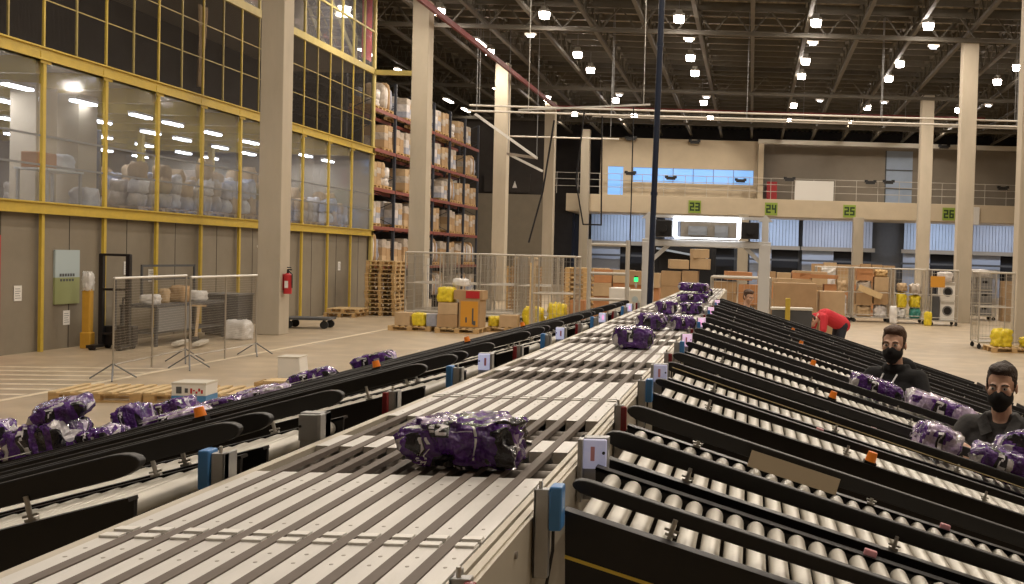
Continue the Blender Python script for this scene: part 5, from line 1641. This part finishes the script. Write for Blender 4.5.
    for a in (-1, 1):
        s = 'l' if a < 0 else 'r'
        m = MB(); an = J['ankle_' + s]
        m.cap(an + V(0, .045, -.045), an + V(0, -.15, -.050), .045, .040); m.cap(an + V(0, .01, .0), an + V(0, -.05, -.04), .046, .044)
        def flat(p): return Vector((p[0], p[1], max(p[2], .003)))
        m.v = [tuple(flat(p)) for p in m.v]
        remesh(m.build('shoe', M['shoe'], t), .008, 2)
    # face mask with ear straps
    if style != 'plain':
        m = MB(); m.M = HM
        m.ell((0, -.030, -.050), (.071, .078, .062), 26, 18)
        m.ell((0, -.088, -.028), (.028, .030, .030), 16, 12)
        m.ell((0, -.050, -.092), (.044, .046, .036), 16, 12)
        mk = remesh(m.build('face_mask', M['mask'], t), .006, 4)
        for a in (-1, 1):
            q = MB(); q.M = HM; q.tube([(a * .066, -.050, -.028), (a * .077, -.015, .015), (a * .080, .020, .026)], .0025, 6); q.build('ear_strap', M['mask'], mk)
    return t

def standing(head_rot, hl, hr_, fw=0.0, elbw=.30):
    Rm = head_rot.to_3x3()
    J = dict(pelvis=V(0, .02, .97), chest=V(0, -.0 - fw * .5, 1.30), neck=V(0, .0 - fw, 1.50), head=V(0, -.035 - fw, 1.635), headrot=Rm,
             hip_l=V(-.095, .02, .91), hip_r=V(.095, .02, .91), knee_l=V(-.11, -.01, .50), knee_r=V(.11, .0, .50), ankle_l=V(-.12, .03, .085), ankle_r=V(.12, .04, .085),
             sho_l=V(-.178, .0 - fw * .8, 1.41), sho_r=V(.178, .0 - fw * .8, 1.41))
    J['wri_l'], J['hand_l'] = hl; J['wri_r'], J['hand_r'] = hr_
    for s, a in (('l', -1), ('r', 1)):
        w = J['wri_' + s]; sh = J['sho_' + s]
        mid = lerp(sh, w, .5); J['elb_' + s] = mid + V(a * .10, .06, -.10)
    return J

# local -y is the way each person faces
E3 = lambda x, y, z: (Matrix.Rotation(math.radians(z), 4, 'Z') @ Matrix.Rotation(math.radians(x), 4, 'X') @ Matrix.Rotation(math.radians(y), 4, 'Y'))
J1 = standing(E3(4, 0, 14), (V(-.14, -.28, 1.33), V(-.09, -.35, 1.31)), (V(.15, -.27, 1.31), V(.10, -.34, 1.29)), .03)
person('person', 'masked person in a black hoodie with white drawstrings standing between the right chutes', (1.05, 7.55, 0), math.radians(-36), J1, M['hoodie'], M['denim'], M['hair'], 'hood', 1.012)
J2 = standing(E3(6, 0, 0), (V(-.15, -.34, 1.34), V(-.10, -.42, 1.33)), (V(.20, -.32, 1.34), V(.14, -.40, 1.33)), .03)
person('person', 'masked person in a charcoal open-collared shirt at the right border behind the purple packs', (1.355, 5.70, 0), math.radians(-22), J2, M['shirt'], M['denim'], M['hair2'], 'collar', .968)
# stooping person in red: hips on the right, head down on the left
RB = Matrix.Rotation(math.radians(-62), 4, 'X')
J3 = dict(pelvis=V(0, .10, .98), chest=V(0, -.20, 1.10), neck=V(0, -.38, 1.08), head=V(0, -.50, 1.00), headrot=Matrix.Rotation(math.radians(62), 3, 'X'),
          hip_l=V(-.095, .12, .92), hip_r=V(.095, .12, .92), knee_l=V(-.11, .05, .50), knee_r=V(.11, .02, .50), ankle_l=V(-.13, .12, .085), ankle_r=V(.12, .08, .085),
          sho_l=V(-.19, -.32, 1.07), sho_r=V(.19, -.32, 1.07), elb_l=V(-.24, -.36, .80), elb_r=V(.24, -.36, .80),
          wri_l=V(-.20, -.50, .60), wri_r=V(.20, -.50, .60), hand_l=V(-.19, -.54, .52), hand_r=V(.19, -.54, .52), palm_l=V(.9, 0, -.2), palm_r=V(-.9, 0, -.2))
person('person', 'person in a red t-shirt stooping with lowered head behind the dark grey bench box', (1.72, 21.6, 0), math.radians(-68), J3, M['redcloth'], M['denim'], M['hair2'], 'plain', 1.07, False)
J4 = standing(E3(14, 0, -20), (V(-.18, -.34, 1.20), V(-.14, -.42, 1.20)), (V(.20, -.32, 1.28), V(.15, -.40, 1.30)), .06)
person('person', 'bearded person in dark clothes working beside the gantry at the far end of the sorter', (-.10, 18.3, 0), math.radians(60), J4, M['shirt'], M['denim'], M['hair'], 'plain', .98)

# -------------------------------------------------------------------- world
w = bpy.data.worlds.new('world'); SC.world = w
w.use_nodes = True
bg = w.node_tree.nodes['Background']
bg.inputs[0].default_value = (1.0, .88, .72, 1)
bg.inputs[1].default_value = .05
SC.view_settings.view_transform = 'Standard'
SC.view_settings.look = 'None'
SC.view_settings.gamma = 1
SC.view_settings.use_curve_mapping = False
SC.view_settings.exposure = 0.0
SC.cycles.use_denoising = True
SC.cycles.max_bounces = 6
SC.cycles.diffuse_bounces = 3
SC.cycles.glossy_bounces = 3
SC.cycles.transparent_max_bounces = 16
SC.cycles.sample_clamp_indirect = 6
